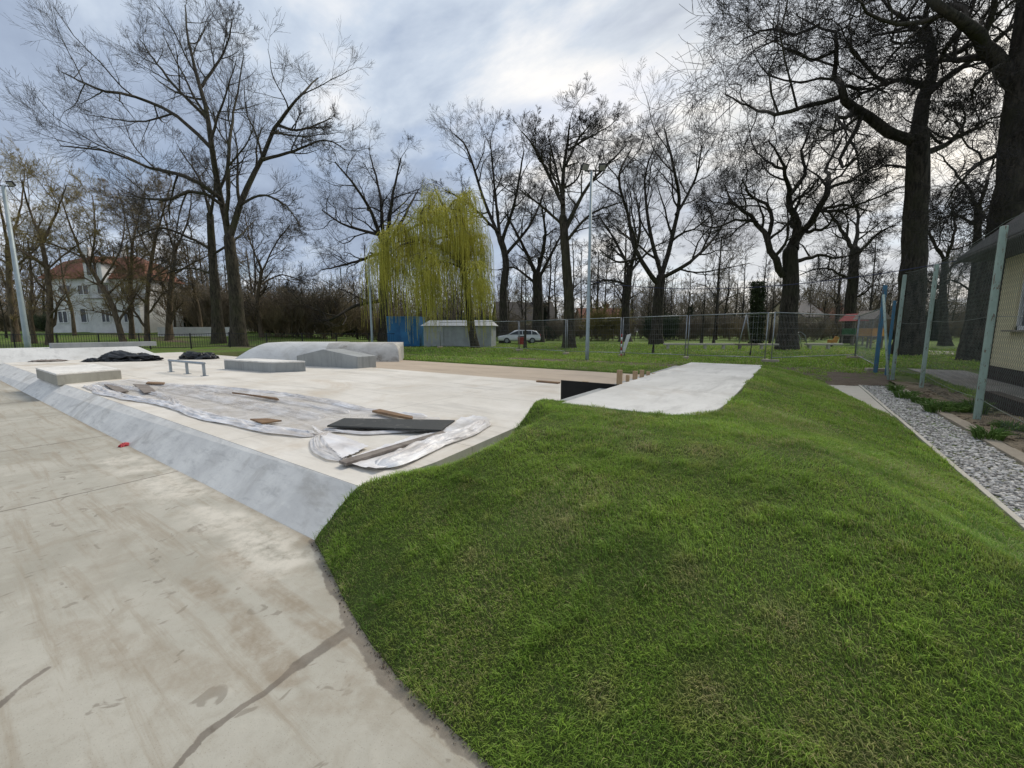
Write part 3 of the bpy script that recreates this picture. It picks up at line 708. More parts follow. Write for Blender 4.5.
sheet('plastic_sheet', 'large wrinkled translucent plastic sheet spread over the deck', [(88,387),(96,383),(131,380),(164,384),(195,385),(238,391),(278,396),(331,403),(364,411),(407,417),(440,419),(438,430),(380,428),(318,437),(276,432),(243,426),(212,420),(172,408),(144,401),(123,398),(100,393)], 2, .030, .22, .03)
sheet('plastic_sheet', 'triangular white plastic flap folded below the dark board', [(311,427),(322,434),(346,440),(369,449),(342,462),(334,454)], 6, .04, .7, .02, DZ + .02)
sheet('plastic_sheet', 'bunched milky plastic strip running to the grass edge', [(341,465),(360,458),(381,450),(410,441),(447,431),(461,421),(480,419),(491,424),(463,441),(438,447),(422,457),(400,466),(378,474)], 11, .06, .75, .02, DZ + .015)
def roll(name, label, pts, r, mat, cat, seed, attr=True):
    P = [G(*q, DZ) for q in pts]; n = 46; out = []; R = []
    cum = [0]
    for a, c in zip(P, P[1:]): cum.append(cum[-1] + (c - a).length)
    for i in range(n):
        s = cum[-1] * i / (n - 1); k = max(j for j in range(len(P) - 1) if cum[j] <= s + 1e-9); f = (s - cum[k]) / (cum[k + 1] - cum[k])
        q = P[k].lerp(P[k + 1], f); rr = r * (.65 + .7 * abs(mn.noise(Vector((s * 2.5, seed, 0))))) * (.35 if i in (0, n - 1) else 1)
        out.append(q + Vector((.02 * mn.noise(Vector((s * 3, seed, 4))), .03 * mn.noise(Vector((s * 2, seed, 9))), rr * .6))); R.append(rr)
    V, Q = tubes(np.array([[list(p) for p in out]]), np.array([R]), 14)
    V[:, 2] = np.maximum(DZ + .008, DZ + (V[:, 2] - DZ) * .75)
    for i in range(len(V)):
        p = Vector(V[i]); V[i] += np.array(Vector((0, 0, .35 * r * mn.noise(p * 16))) )
    V[:, 2] = np.maximum(DZ + .007, V[:, 2])
    o = np_mesh(name, V, [Q], mat, None, {'solid': np.ones(len(V))}, True); return tag(o, label, cat)
def ribbon(name, label, pts, wd, hgt, seed, z=.012, solid=.72):
    """a long crumpled strip of film lying in lengthwise folds"""
    P = [G(*q, DZ) for q in pts]; pp = np.array([list(p) for p in P]); K = max(60, int(sum((q - p).length for p, q in zip(P, P[1:])) / .035))
    t = np.concatenate([[0], np.cumsum(np.linalg.norm(np.diff(pp, axis=0), axis=1))]); s = np.linspace(0, t[-1], K); C = np.stack([np.interp(s, t, pp[:, k]) for k in range(3)], -1)
    k_ = np.ones(9) / 9; Cp = np.pad(C, ((4, 4), (0, 0)), 'edge'); C = np.stack([np.convolve(Cp[:, k], k_, 'valid') for k in range(3)], -1)
    T = np.gradient(C, axis=0); T /= np.linalg.norm(T, axis=1, keepdims=True); Nn = np.stack([-T[:, 1], T[:, 0], 0 * T[:, 0]], -1)
    m_ = 26; v = np.linspace(-1, 1, m_); S_, Vv = np.meshgrid(s, v, indexing='ij')
    W0 = wd * (.45 + .9 * fbm(S_ * 1.1 + seed, S_ * 0, seed, 3)); off = wd * .5 * (fbm(S_ * .9, S_ * 0 + 3, seed + 4, 3) - .5)
    f = np.abs(fbm(S_ * 1.0 + .8 * fbm(S_ * 2, Vv * 2, seed + 1, 2), Vv * 2.6 + seed, seed + 2, 4) - .5) * 2; f2 = fbm(S_ * 7, Vv * 5, seed + 6, 3)
    end = np.minimum(1, np.minimum(S_, t[-1] - S_) / .15)
    Z = z + .6 * hgt * (1.0 * np.clip(1 - f * 2.2, 0, 1) + .35 * f2) * (1 - .75 * np.abs(Vv) ** 3) * end
    X = C[:, None, :] + Nn[:, None, :] * ((Vv * W0 * (.3 + .7 * end) + off) [..., None]); X[..., 2] = DZ + Z
    i = np.arange(K * m_).reshape(K, m_); q = np.stack([i[:-1, :-1], i[1:, :-1], i[1:, 1:], i[:-1, 1:]], -1).reshape(-1, 4)
    so_ = np.clip(solid + .5 * (f2 - .5), 0, 1)
    return tag(np_mesh(name, X, [q], M['plastic'], None, {'solid': so_}, True), label, 'plastic sheet')
ribbon('plastic_fold', 'twisted strip of white plastic along the front edge of the large sheet', [(90,386),(105,393),(128,398.5),(150,402),(172,407),(212,419),(243,425),(276,431.5),(316,437.5)], .13, .075, 1)
ribbon('plastic_fold', 'long straight whitish plastic fold along the back edge of the large sheet', [(196,386),(238,390),(280,394.5),(331,402.5),(366,411)], .13, .06, 3, .012, .55)
ribbon('plastic_fold', 'thick gathered plastic roll from the lath to the right end of the sheet', [(372,470),(392,464),(412,456),(424,449),(463,436),(487,423)], .17, .11, 5)
ribbon('plastic_fold', 'loose plastic strand crossing below the dark board', [(322,429),(340,432.5),(365,435),(400,433),(442,431)], .07, .04, 8)
ribbon('plastic_fold', 'crumpled milky plastic strip across the left part of the large sheet', [(100,384),(120,388),(150,393),(172,400),(178,407)], .13, .07, 12, .02, .35)
ribbon('plastic_fold', 'wide loosely folded plastic strip in the middle of the large sheet', [(165,388),(200,396),(240,404),(290,413),(322,420)], .22, .05, 15, .02, .25)
ribbon('plastic_fold', 'short pale plastic fold behind the brown lath by the dark board', [(330,404),(360,410),(395,414),(430,417.5)], .09, .05, 18, .015, .6)
ribbon('plastic_fold', 'thin whitish plastic streak running from the dark board to the bank edge', [(330,432),(318,440),(322,452),(345,462)], .10, .05, 21, .015, .5)
ribbon('plastic_fold', 'long faint plastic streak beside the back fold of the large sheet', [(150,384),(200,389),(255,397),(310,407),(350,414)], .12, .05, 24, .015, .4)
def plank(name, label, cat, quad, th, mat, z=DZ + .03):
    P = [G(*q, z) for q in quad]; b = MB()
    c = sum(P, Vector()) / len(P); b.prism([p - c for p in P], [p - c + Vector((0, 0, th)) for p in P], min(.004, th / 4)); o = b.build(name, mat); o.location = c
    return tag(o, label, cat)
plank('dark_board', 'long scuffed dark plywood board lying on the plastic sheet', 'board', [(327,427),(344,419.5),(455,421.5),(441,431.5)], .022, M['board'], DZ + .055)
plank('timber_lath', 'brown timber lath half hidden behind the dark board', 'timber lath', [(372,412.5),(412,420.5),(413,418.5),(380,411)], .035, M['brownwood'], DZ + .045)
plank('timber_lath', 'long weathered grey lath pointing from the flap to the dark board', 'timber lath', [(339,463.5),(346,466),(446,434.5),(442,433)], .03, M['oldwood'], DZ + .03)
plank('wood_panel', 'flat brown wooden panel beside the corner of the plastic sheet', 'wood panel', [(133,384.5),(144,393.5),(157,392.5),(148,385.5)], .02, M['oldwood'], DZ + .04)
plank('wood_panel', 'grey slatted wooden panel at the left corner of the plastic sheet', 'wood panel', [(104,385),(118,393),(129,392),(114,384)], .02, M['oldwood'], DZ + .03)
plank('timber_lath', 'short dark lath lying behind the wooden panels', 'timber lath', [(146,384),(164,385),(165,383.5),(148,382.6)], .03, M['brownwood'], DZ + .03)
plank('timber_lath', 'thin brown lath lying across the middle of the plastic sheet', 'timber lath', [(232,393.5),(244,395),(279,400.5),(277,399)], .03, M['brownwood'], DZ + .045)
plank('timber_lath', 'brown timber offcut under the front fold of the sheet', 'timber lath', [(250,420),(262,424),(282,421.5),(268,419.5)], .02, M['brownwood'], DZ + .045)



# ------------------------------------------------------------------ right-hand side: drain strip, kerbs, verge, paving, dirt
RZ = .30
def slab_poly(name, pts, z0, z1, mat, bev=0.0):
    b = MB(); b.prism([(x, y, z0) for x, y in pts], [(x, y, z1) for x, y in pts], bev); return b.build(name, mat)
tag(slab_poly('concrete_path', [(1.372, 7.6), (1.375, 13.0), (-.2, 13.0), (-.2, 11.5)], .1, RZ + .004, M['path']), kind='structure')
yk = [2.0, 3.1, 4.2, 5.3, 6.4, 7.5, 8.6, 9.7, 10.8, 11.9, 13.0]
for i, (a, c) in enumerate(zip(yk, yk[1:])):
    o = slab_poly('edging_kerb', [(1.376, a + .004), (1.42, a + .004), (1.42, c - .004), (1.376, c - .004)], .1, RZ + .022 + .003 * (i % 3), M['path'], .004)
    tag(o, 'thin pale concrete edging kerb between the turf mound and the gravel', 'kerb', 'edging kerbs along the turf')
for i, (a, c) in enumerate(zip(yk, yk[1:])):
    o = slab_poly('kerb_stone', [(1.985, a + .005), (2.14 + .006 * (i % 2), a + .005), (2.14 + .006 * (i % 2), c - .005), (1.985, c - .005)], .1, RZ + .035 + .004 * ((i * 7) % 4), M['kerb'], .008)
    tag(o, 'sandy brown concrete kerb stone between the gravel and the weedy verge', 'kerb', 'kerb stones along the gravel')
def strip(name, mat, x0, x1, y0, y1, step, zoff, kind='structure', keep=None, amp=0.0):
    zf = lambda X, Y: np.maximum(lawn_z(X, Y), .2) + zoff + amp * (fbm(X * 3, Y * 3, 14, 4) - .5)
    o = grid_mesh(name, np.arange(x0, x1 + step, step), np.arange(y0, y1 + step, step), zf, mat, keep=keep); return tag(o, kind=kind)
strip('gravel_ground', M['dirt'], 1.40, 2.0, 1.6, 13.0, .1, -.012)
strip('verge_ground', M['verge'], 2.12, 2.95, 2, 14.4, .06, .03, amp=.10)
strip('paving_path', M['paving'], 3.35, 4.75, 4, 19.5, .35, .012)
def dirt_keep(X, Y):
    P = [tuple(G(*q, RZ)[:2]) for q in ((765, 366.5), (830, 365.5), (876, 367), (896, 379), (884, 386), (855, 385.8), (812, 385.5))]
    return in_poly(X + .10 * (fbm(X * 4, Y * 4, 3, 3) - .5), Y + .3 * (fbm(X * 3, Y * 3, 6, 3) - .5), P)
strip('dirt_ground', M['dirt'], -3, 4, 11, 18, .05, .014, keep=dirt_keep, amp=.06)
def ice(n=1):
    bm = bmesh.new(); bmesh.ops.create_icosphere(bm, subdivisions=n, radius=1)
    V = np.array([v.co[:] for v in bm.verts]); T = np.array([[v.index for v in f.verts] for f in bm.faces]); bm.free(); return V, T
iv, it = ice(1)
def scatter_stones(name, xyz, rad, mat, flat=.6):
    n = len(xyz); V = iv[None] * (1 + rng.uniform(-.28, .28, (n, len(iv), 1)))
    V = V * (rad[:, None] * rng.uniform(.7, 1.3, (n, 3)) * np.array([1, 1, flat]))[:, None, :]
    a = rng.uniform(0, 6.28, n); c, s = np.cos(a), np.sin(a)
    V = np.stack([V[..., 0] * c[:, None] - V[..., 1] * s[:, None], V[..., 0] * s[:, None] + V[..., 1] * c[:, None], V[..., 2]], -1) + xyz[:, None, :]
    T = it[None] + (np.arange(n) * len(iv))[:, None, None]
    return np_mesh(name, V.reshape(-1, 3), [T.reshape(-1, 3)], mat, None, {'rnd': np.repeat(rng.uniform(0, 1, n), len(iv))})
n = 17000; yy = 3.2 + 9.9 * rng.uniform(0, 1, n) ** 1.5; xx = rng.uniform(1.435, 1.975, n)
st = scatter_stones('gravel', np.stack([xx, yy, np.full(n, RZ - .004) + rng.uniform(-.008, .014, n)], -1), rng.uniform(.0075, .020, n) * (1 + .5 * (rng.uniform(0, 1, n) < .08)), M['stone'])
tag(st, 'grey and white crushed stone filling the drain strip between two kerbs', 'gravel', kind='stuff')
n = 800; u_ = rng.uniform(0, 1, n) ** 1.2; bxx = -3.0 + 3.4 * rng.uniform(0, 1, n); byy = np.interp(bxx, [q[0] for q in BASE], [q[1] for q in BASE]) + .012 - np.minimum(.02 * rng.exponential(.9, n), .045)
st = scatter_stones('soil_dirt', np.stack([bxx, byy, np.full(n, .004)], -1), rng.uniform(.0012, .0042, n) * (1 + (rng.uniform(0, 1, n) < .05)), M['dirt'])
tag(st, 'dark brown soil crumbs scattered along the foot of the turf mound', 'dirt', kind='stuff')
n = 900; yy = rng.uniform(6, 14, n); xx = 2.16 + .8 * rng.uniform(0, 1, n) ** 1.3
st = scatter_stones('verge_rubble', np.stack([xx, yy, np.full(n, RZ + .035)], -1), rng.uniform(.008, .03, n), M['verge'])
tag(st, 'loose brown soil crumbs and rubble on the verge under the fence', 'rubble', kind='stuff')
# weeds on the verge: separate tufts
def tuft(n, h, w_, seed):
    r = np.random.default_rng(seed); a = r.uniform(0, 6.28, n); rad = w_ * np.sqrt(r.uniform(0, 1, n)); P = []; R = []
    for i in range(n):
        bx, by = rad[i] * .5 * math.cos(a[i]), rad[i] * .5 * math.sin(a[i]); hh = 1.25 * h * r.uniform(.4, 1.1); l = r.uniform(.1, .55) * w_
        d = a[i] + r.uniform(-.5, .5)
        P.append([[bx, by, -.02], [bx + l * .35 * math.cos(d), by + l * .35 * math.sin(d), hh * .6], [bx + l * math.cos(d), by + l * math.sin(d), hh * (.9 - .4 * l / w_)]]); ww = r.uniform(.005, .012); R.append([ww * .6, ww, ww * .15])
    V, Q = tubes(np.array(P), np.array(R), 3); return V, Q
for k, (px, py, h, ww, nn) in enumerate(((975, 413, .22, .26, 150), (955, 412, .15, .30, 150), (938, 411, .17, .34, 170), (988, 438, .14, .26, 120), (905, 397, .13, .30, 120), (922, 402, .10, .25, 100), (1010, 430, .12, .24, 100), (895, 390, .12, .26, 90))):
    g = G(px, py, RZ + .03); V, Q = tuft(nn, h, ww, 50 + k)
    o = np_mesh('weed_tuft', V, [Q], M['weed']); o.location = g
    lab = ['bright green weed tuft at the foot of the nearest mint fence post', 'low spreading weed left of the nearest mint post', 'wide green weed clump between the two nearest mint posts', 'small weed tuft by the kerb right of the nearest mint post', 'low weed patch below the second mint post', 'thin weed tuft right of the second mint post', 'small weed tuft near the right edge of the photo', 'weed tuft at the foot of the blue post near the dirt'][k]
    tag(o, lab, 'weed')
def vg_in(X, Y): return (X > 2.86) & (X < 3.36) & (Y > 6) & (Y < 17) & (fbm(X * 2, Y * 2, 91, 3) > .42)
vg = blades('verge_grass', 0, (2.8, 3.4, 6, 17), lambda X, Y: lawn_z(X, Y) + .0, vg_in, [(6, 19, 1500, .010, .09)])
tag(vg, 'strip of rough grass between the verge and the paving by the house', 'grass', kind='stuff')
o = slab_poly('low_wall', [(2.92, 7.4), (3.10, 7.4), (3.10, 10.9), (2.92, 10.9)], .1, RZ + .26, M['plinth'], .01); tag(o, 'low dark concrete wall behind the fence at the right edge', 'low wall')
heap_o = bpy.data.objects  # noqa

# ------------------------------------------------------------------ chain-link fence with mint posts
pc = G(977, 418, RZ + .06); pc.z = RZ; pb_ = G(921, 389, RZ); pa_ = D(892.5, 378, 11.1); pa_.z = RZ; FH = 2.80
t = thing('chain_link_fence', 'tall chain link fence with peeling mint green posts beside the yellow house', 'fence', (pc.x, pc.y, RZ))
dirf = (pb_ - pc).normalized(); pn = pc - (pb_ - pc).normalized() * 3.3
def fpost(p, mat, lean=0.0, w_=.074, h=FH):
    b = MB(); q = p - pc; tx = dirf * lean
    ring = [(-w_ / 2, -w_ / 2), (w_ / 2, -w_ / 2), (w_ / 2, w_ / 2), (-w_ / 2, w_ / 2)]
    b.prism([(q.x + x, q.y + y, -.2) for x, y in ring], [(q.x + x + tx.x, q.y + y + tx.y, h) for x, y in ring], .012)
    return b.build('post', mat, t)
fpost(pc, M['mint'], .07); fpost(pb_, M['mint'], .05); fpost(pa_, M['mint'], .02, .078); fpost(pn, M['mint'])
b = MB()
for z in (.35, 1.55, 2.85):
    for (a, c) in ((pn, pc), (pc, pb_), (pb_, pa_)):
        q = [(a - pc).lerp(c - pc, k / 6) + Vector((0, 0, z - .05 * math.sin(math.pi * k / 6))) for k in range(7)]; b.tube(q, .004, 5)
b.build('tension_wire', M['wire'], t)
NS = -1; P = []
for (a, c) in ((pn, pc), (pc, pb_), (pb_, pa_)):
    L = (c - a).length; e = (c - a) / L; nrm = Vector((-e.y, e.x, 0)); m_ = int(L / .075); zz = np.arange(.05, 2.86, .0375)
    for k in range(m_):
        xx = (k + .5 + .5 * (np.arange(len(zz)) % 2) * (1)) * .075
        base = np.array((a - pc)) + np.outer(xx, np.array(e)); base[:, 2] = zz; P.append(base + np.array(nrm) * NS * .058)
        xx = (k + .5 - .5 * (np.arange(len(zz)) % 2)) * .075
        base = np.array((a - pc)) + np.outer(xx, np.array(e)); base[:, 2] = zz; P.append(base + np.array(nrm) * NS * .061)
P = np.array(P); V, Q = tubes(P, np.full(P.shape[:2], .0016), 3)
np_mesh('wire_mesh', V, [Q], M['wire'], t)
# blue posts at its far end
def lone_post(px, base_py, dep, h, mat, label, w_=.09, lean=(0, 0)):
    p = D(px, base_py, dep); b = MB(); r = [(-w_ / 2, -w_ / 2), (w_ / 2, -w_ / 2), (w_ / 2, w_ / 2), (-w_ / 2, w_ / 2)]
    b.prism([(x, y, -.2) for x, y in r], [(x + lean[0], y + lean[1], h) for x, y in r], .01); o = b.build('fence_post', mat); o.location = (p.x, p.y, RZ); return tag(o, label, 'fence post')
lone_post(875, 374, 12.8, 2.7, M['blue_paint'], 'tall weathered blue post where the chain link fence ends', .10)
lone_post(886, 375, 12.2, 2.2, M['blue_paint'], 'shorter dark blue post between the tall blue one and the mint post', .07)
p = D(889, 381, 10.9); b = MB(); top = D(882.5, 304, 12.0) ; b.tube([(0, 0, -.1), (top.x - p.x, top.y - p.y, 2.35)], .032, 8); o = b.build('brace_pole', M['mint']); o.location = (p.x, p.y, RZ)
tag(o, 'thin mint brace pole leaning against the tall blue post', 'brace pole')

# ------------------------------------------------------------------ yellow house on the right
HX, HY0, HY1, HT = 4.58, 6.0, 17.2, 3.62
t = thing('yellow_house', 'cream yellow rendered house with a brown plinth and grey corrugated roof', 'house', (HX + 3, 12, RZ))
o0 = Vector((HX + 3, 12, RZ))
def hb(c, d, name, mat, par=t, bev=0.0): return MB().box(Vector(c) - (o0 if par == t else o0), d, 0, bev).build(name, mat, par)
w0, w1 = 14.1, 15.95                                              # window opening
hb((HX + 3, (HY0 + w0) / 2, 2.0), (6, w0 - HY0, 3.3), 'wall', M['cream']); hb((HX + 3, (w1 + HY1) / 2, 2.0), (6, HY1 - w1, 3.3), 'wall', M['cream'])
hb((HX + 3, (w0 + w1) / 2, 1.0), (5.99, w1 - w0, 1.3), 'wall', M['cream']); hb((HX + 3, (w0 + w1) / 2, 3.38), (5.99, w1 - w0, .54), 'wall', M['cream'])
hb((HX + 3, (HY0 + HY1) / 2, .42), (6.10, HY1 - HY0 + .06, .50), 'plinth', M['plinth'])
hb((HX - .02, HY1 - .04, 2.05), (.10, .22, 3.1), 'corner_board', M['soffit'])
wf = MB()
for c, d in (((HX + .09, w0 + .05, 2.36), (.08, .1, 1.42)), ((HX + .09, w1 - .05, 2.36), (.08, .1, 1.42)), ((HX + .09, (w0 + w1) / 2, 1.70), (.08, w1 - w0, .1)), ((HX + .09, (w0 + w1) / 2, 3.06), (.08, w1 - w0, .1)), ((HX + .085, (w0 + w1) / 2, 2.36), (.06, .09, 1.3))): wf.box(Vector(c) - o0, d)
wo = wf.build('window', M['white_paint'], t)
MB().box(Vector((HX + .13, (w0 + w1) / 2, 2.36)) - o0, (.03, w1 - w0, 1.42)).build('pane', M['glass'], wo)
MB().box(Vector((HX - .06, (w0 + w1) / 2, 1.63)) - o0, (.22, w1 - w0 + .2, .045), 0, .005).build('sill', M['kerb'], wo)
ex = 3.74; pit = math.tan(math.radians(44)); n = 150; ys_ = np.linspace(5.6, 17.45, n * 2 + 1); V = []
for k, y in enumerate(ys_):
    wv = .022 * math.cos(k * math.pi / 1.0 * .5 * 2)
    for xk in (0, 3.9): V.append((ex + xk - o0.x, y - o0.y, HT + .05 + xk * pit + wv - o0.z))
i = np.arange(len(V)).reshape(-1, 2); q = np.stack([i[:-1, 0], i[1:, 0], i[1:, 1], i[:-1, 1]], -1)
ro = np_mesh('roof', V, [q], M['grey_roof'], t); sm = ro.modifiers.new('thick', 'SOLIDIFY'); sm.thickness = .03
hb(((ex + HX) / 2 + .03, 11.5, HT - .03), (HX - ex + .05, 11.7, .05), 'soffit', M['soffit'])
b = MB(); b.prism([Vector(p) - o0 for p in ((ex + .05, 17.37, HT - .05), (HX + 6.3, 17.37, HT - .05), (ex + 3.9, 17.37, HT + 3.9 * pit - .06))], [Vector(p) - o0 for p in ((ex + .05, 17.22, HT - .05), (HX + 6.3, 17.22, HT - .05), (ex + 3.9, 17.22, HT + 3.9 * pit - .06))]); b.build('gable', M['soffit'], t)
b = MB(); b.tube([Vector((ex - .03, 5.8, HT - .02)) - o0, Vector((ex - .03, 17.4, HT - .02)) - o0], .05, 8); b.build('gutter', M['soffit'], t)

# ------------------------------------------------------------------ temporary site fence panels
def fz(p): return float(lawn_z(np.array([p.x]), np.array([p.y]))[0])
feet = [(519, 350), (566, 354), (621, 356.5), (688, 359.5)]
FP = []
for px, py in ((440, 347.5), (519, 350.5), (566, 354), (621, 356.5), (686, 359.8), (766, 363.8)): g = G(px, py, .24); g.z = fz(g); FP.append(g)
FP2 = []
for px, py in ((770, 363.8), (855, 359.0), (877, 373.5)): g = G(px, py, .26); g.z = fz(g); FP2.append(g)
labs = ['grey wire site fence panel in front of the zinc shed', 'grey wire site fence panel in front of the silver car', 'grey wire site fence panel right of the tall lamp pole', 'grey wire site fence panel ending at the far corner of the platform', 'grey wire site fence panel crossing behind the far edge of the platform', 'grey wire site fence panel standing in front of the big oak', 'grey wire site fence panel running from the lawn back to the blue post']
def panel(a, c, label, last=False):
    L = (c - a).length; t = thing('site_fence', label, 'site fence', a, math.atan2(c.y - a.y, c.x - a.x), 'temporary site fence panels'); dz = c.z - a.z
    b = MB(); H = 1.95; z = lambda x: .12 + dz * x / L
    e0, e1 = .06, L - .06
    b.tube([(e0, 0, z(e0) - .1), (e0, 0, z(e0) + H)], .021, 8).tube([(e1, 0, z(e1) - .1), (e1, 0, z(e1) + H)], .021, 8)
    b.tube([(e0, 0, z(e0) + H - .02), (e1, 0, z(e1) + H - .02)], .019, 8).tube([(e0, 0, z(e0) + .08), (e1, 0, z(e1) + .08)], .016, 8); b.build('frame', M['galv'], t)
    xs_ = np.arange(e0 + .08, e1, .10); P = np.array([[[x, 0, z(x) + .08], [x, 0, z(x) + 1.0], [x, 0, z(x) + H - .03]] for x in xs_]); V, Q = tubes(P, np.full(P.shape[:2], .0022), 3)
    P2 = np.array([[[e0, 0, z(e0) + h], [(e0 + e1) / 2, 0, z((e0 + e1) / 2) + h], [e1, 0, z(e1) + h]] for h in np.arange(.3, 1.9, .25)]); V2, Q2 = tubes(P2, np.full(P2.shape[:2], .0022), 3)
    V, Qs = merge([(V, Q), (V2, Q2)]); np_mesh('wire_mesh', V, Qs, M['galv'], t)
    for x in (0, L) if last else (0,): MB().box((x, 0, (dz if x else 0) + .065), (.23, .62, .13), .3, .03).build('foot', M['kerb'], t)
    return t
k = 0
for a, c in list(zip(FP, FP[1:])) + list(zip(FP2, FP2[1:])): panel(a, c, labs[k], k in (4, 6)); k += 1
# striped stake with a white guard
g = G(621, 357.5, .24); t = thing('striped_stake', 'red and white striped stake with a white rag beside the fence panel', 'stake', (g.x, g.y, fz(g)))
for k in range(7):
    b = MB(); b.tube([(0, 0, k * .17), (0, 0, k * .17 + .168)], .035, 8); b.build('band', M['white_paint'] if k % 2 else M['red'], t)
g2 = G(613, 345, .2); b = MB(); b.prism([(-.14, -.03, -.25), (.03, -.03, -.30), (.03, .03, -.30), (-.14, .03, -.25)], [(.10, -.02, .62), (.34, -.02, .70), (.34, .02, .70), (.10, .02, .62)], .02)
o = b.build('white_board', M['white_paint']); o.location = (g.x - .15, g.y + .9, fz(g) + .5); o.rotation_euler.z = YAW; tag(o, 'bent white board standing just behind the striped stake', 'board')
b = MB(); b.tube([(0, 0, -.1), (0, 0, .6)], .025, 6); o = b.build('board_stake', M['oldwood']); o.location = (g.x - .15, g.y + .93, fz(g)); tag(o, 'thin dark stake carrying the bent white board', 'stake')

# ------------------------------------------------------------------ lamp poles
def lamp(name, label, px, bpy_, dep, h, heads, rz, z=None, r=.085):
    p = D(px, bpy_, dep); p.z = fz(p) if z is None else z
    t = thing(name, label, 'lamp', p, rz)
    b = MB(); b.tube([(0, 0, -.2), (0, 0, .5), (0, 0, h)], [r, r, r * .6], 12); b.build('pole', M['pole'], t)
    b = MB(); b.box((0, 0, .7), (r * 2.02, r * .9, .35), .3, .01); b.build('service_door', M['pole'], t)
    if heads:
        b = MB(); b.tube([(-heads[0], 0, h), (heads[1], 0, h)], .03, 8); b.build('crossbar', M['dark_metal'], t)
        for x in (-heads[0], heads[1]):
            hd = MB().box((0, 0, 0), (.30, .28, .11), 0, .02, Matrix.Translation((x, -.15, h + .12)) @ Matrix.Rotation(-.75 if x > 0 else -.9, 4, 'X') @ Matrix.Rotation(.25 if x < 0 else -.1, 4, 'Z')).build('floodlight', M['dark_metal'], t)
            MB().box((0, 0, 0), (.24, .22, .02), 0, .004, Matrix.Translation((x, -.15, h + .12)) @ Matrix.Rotation(-.75 if x > 0 else -.9, 4, 'X') @ Matrix.Rotation(.25 if x < 0 else -.1, 4, 'Z') @ Matrix.Translation((0, 0, -.08))).build('lens', M['lamp_glass'], hd)
    else:
        b = MB(); b.tube([(0, 0, h), (0, -.5, h + .12)], .03, 8); b.build('bracket', M['pole'], t); b = MB(); b.box((0, -.75, h + .12), (.2, .55, .1), 0, .03); b.build('lamp_head', M['dark_metal'], t)
    return t
lamp('floodlight_pole', 'tall grey floodlight pole with two lamp heads right of the silver car', 587, 362, 18.6, 8.1, (.30, .42), YAW)
lamp('floodlight_pole', 'tall grey floodlight pole at the left edge behind the white bank', 28, 347, 24.5, 9.3, (.25, .45), YAW + .3, .45, .14)
lamp('lamp_post', 'pale slim lamp post standing in front of the left side of the willow', 372, 337, 32, 7.2, None, YAW + math.pi, None, .09)
# cable from the house to the lamp pole
a = Vector((ex, 17.3, HT + .02)); c = D(589, 281, 18.6); P = []
for k in range(33):
    f = k / 32; q = a.lerp(c, f); q.z -= 4 * .55 * f * (1 - f); P.append(q - a)
b = MB(); b.tube(P, .014, 6); o = b.build('overhead_cable', M['blue_wire']); o.location = a; tag(o, 'dark blue cable sagging from the house eave towards the floodlight pole', 'cable')

# ------------------------------------------------------------------ sheds, car and far buildings; local x = camera right, y = away
def at(px, py, dep, z=None):
    p = D(px, py, dep); p.z = fz(p) if z is None else z; return p
p = at(407, 345, 38); w_ = 31 * 38 / F
t = thing('container', 'blue corrugated steel container under the left side of the willow', 'container', p, YAW)
V = []; nn = 44; hC = 2.55
b = MB()
for k in range(nn):
    x0 = -w_ / 2 + w_ * k / nn; b.box((x0 + w_ / nn / 2, .03 if k % 2 else 0.0, hC / 2), (w_ / nn, 2.4, hC))
b.build('body', M['blue_tin'], t)
b = MB(); b.box((0, 0, hC + .04), (w_ + .06, 2.46, .08), 0, .01); b.build('roof', M['blue_tin'], t)
b = MB(); b.box((.25, -1.235, 1.15), (.9, .03, 2.0), 0, .005); d_ = b.build('door', M['blue_tin'], t); b = MB(); b.box((.6, -1.265, 1.1), (.04, .03, .16)); b.build('handle', M['dark_metal'], d_)
p = at(461, 346, 37); w_ = 66 * 37 / F
t = thing('zinc_shed', 'long low zinc sheet shed with a pale pitched roof behind the willow trunk', 'shed', p, YAW - .12)
b = MB(); nn = 36
for k in range(nn): b.box((-w_ / 2 + w_ * (k + .5) / nn, .02 * (k % 2), .9), (w_ / nn, 2.6, 1.8))
b.build('wall', M['tin_wall'], t)
b = MB(); b.prism([(-w_ / 2 - .2, -1.6, 1.80), (w_ / 2 + .2, -1.6, 1.80), (w_ / 2 + .2, 1.6, 1.80), (-w_ / 2 - .2, 1.6, 1.80)], [(-w_ / 2 + .15, -.1, 2.30), (w_ / 2 - .15, -.1, 2.30), (w_ / 2 - .15, .1, 2.30), (-w_ / 2 + .15, .1, 2.30)])
b.build('roof', M['tin_roof'], t)
for x in (-1.7, .2, 2.0):
    b = MB(); b.box((x, -1.325, .88), (.95, .03, 1.7), 0, .005); b.build('door', M['tin_wall'], t)

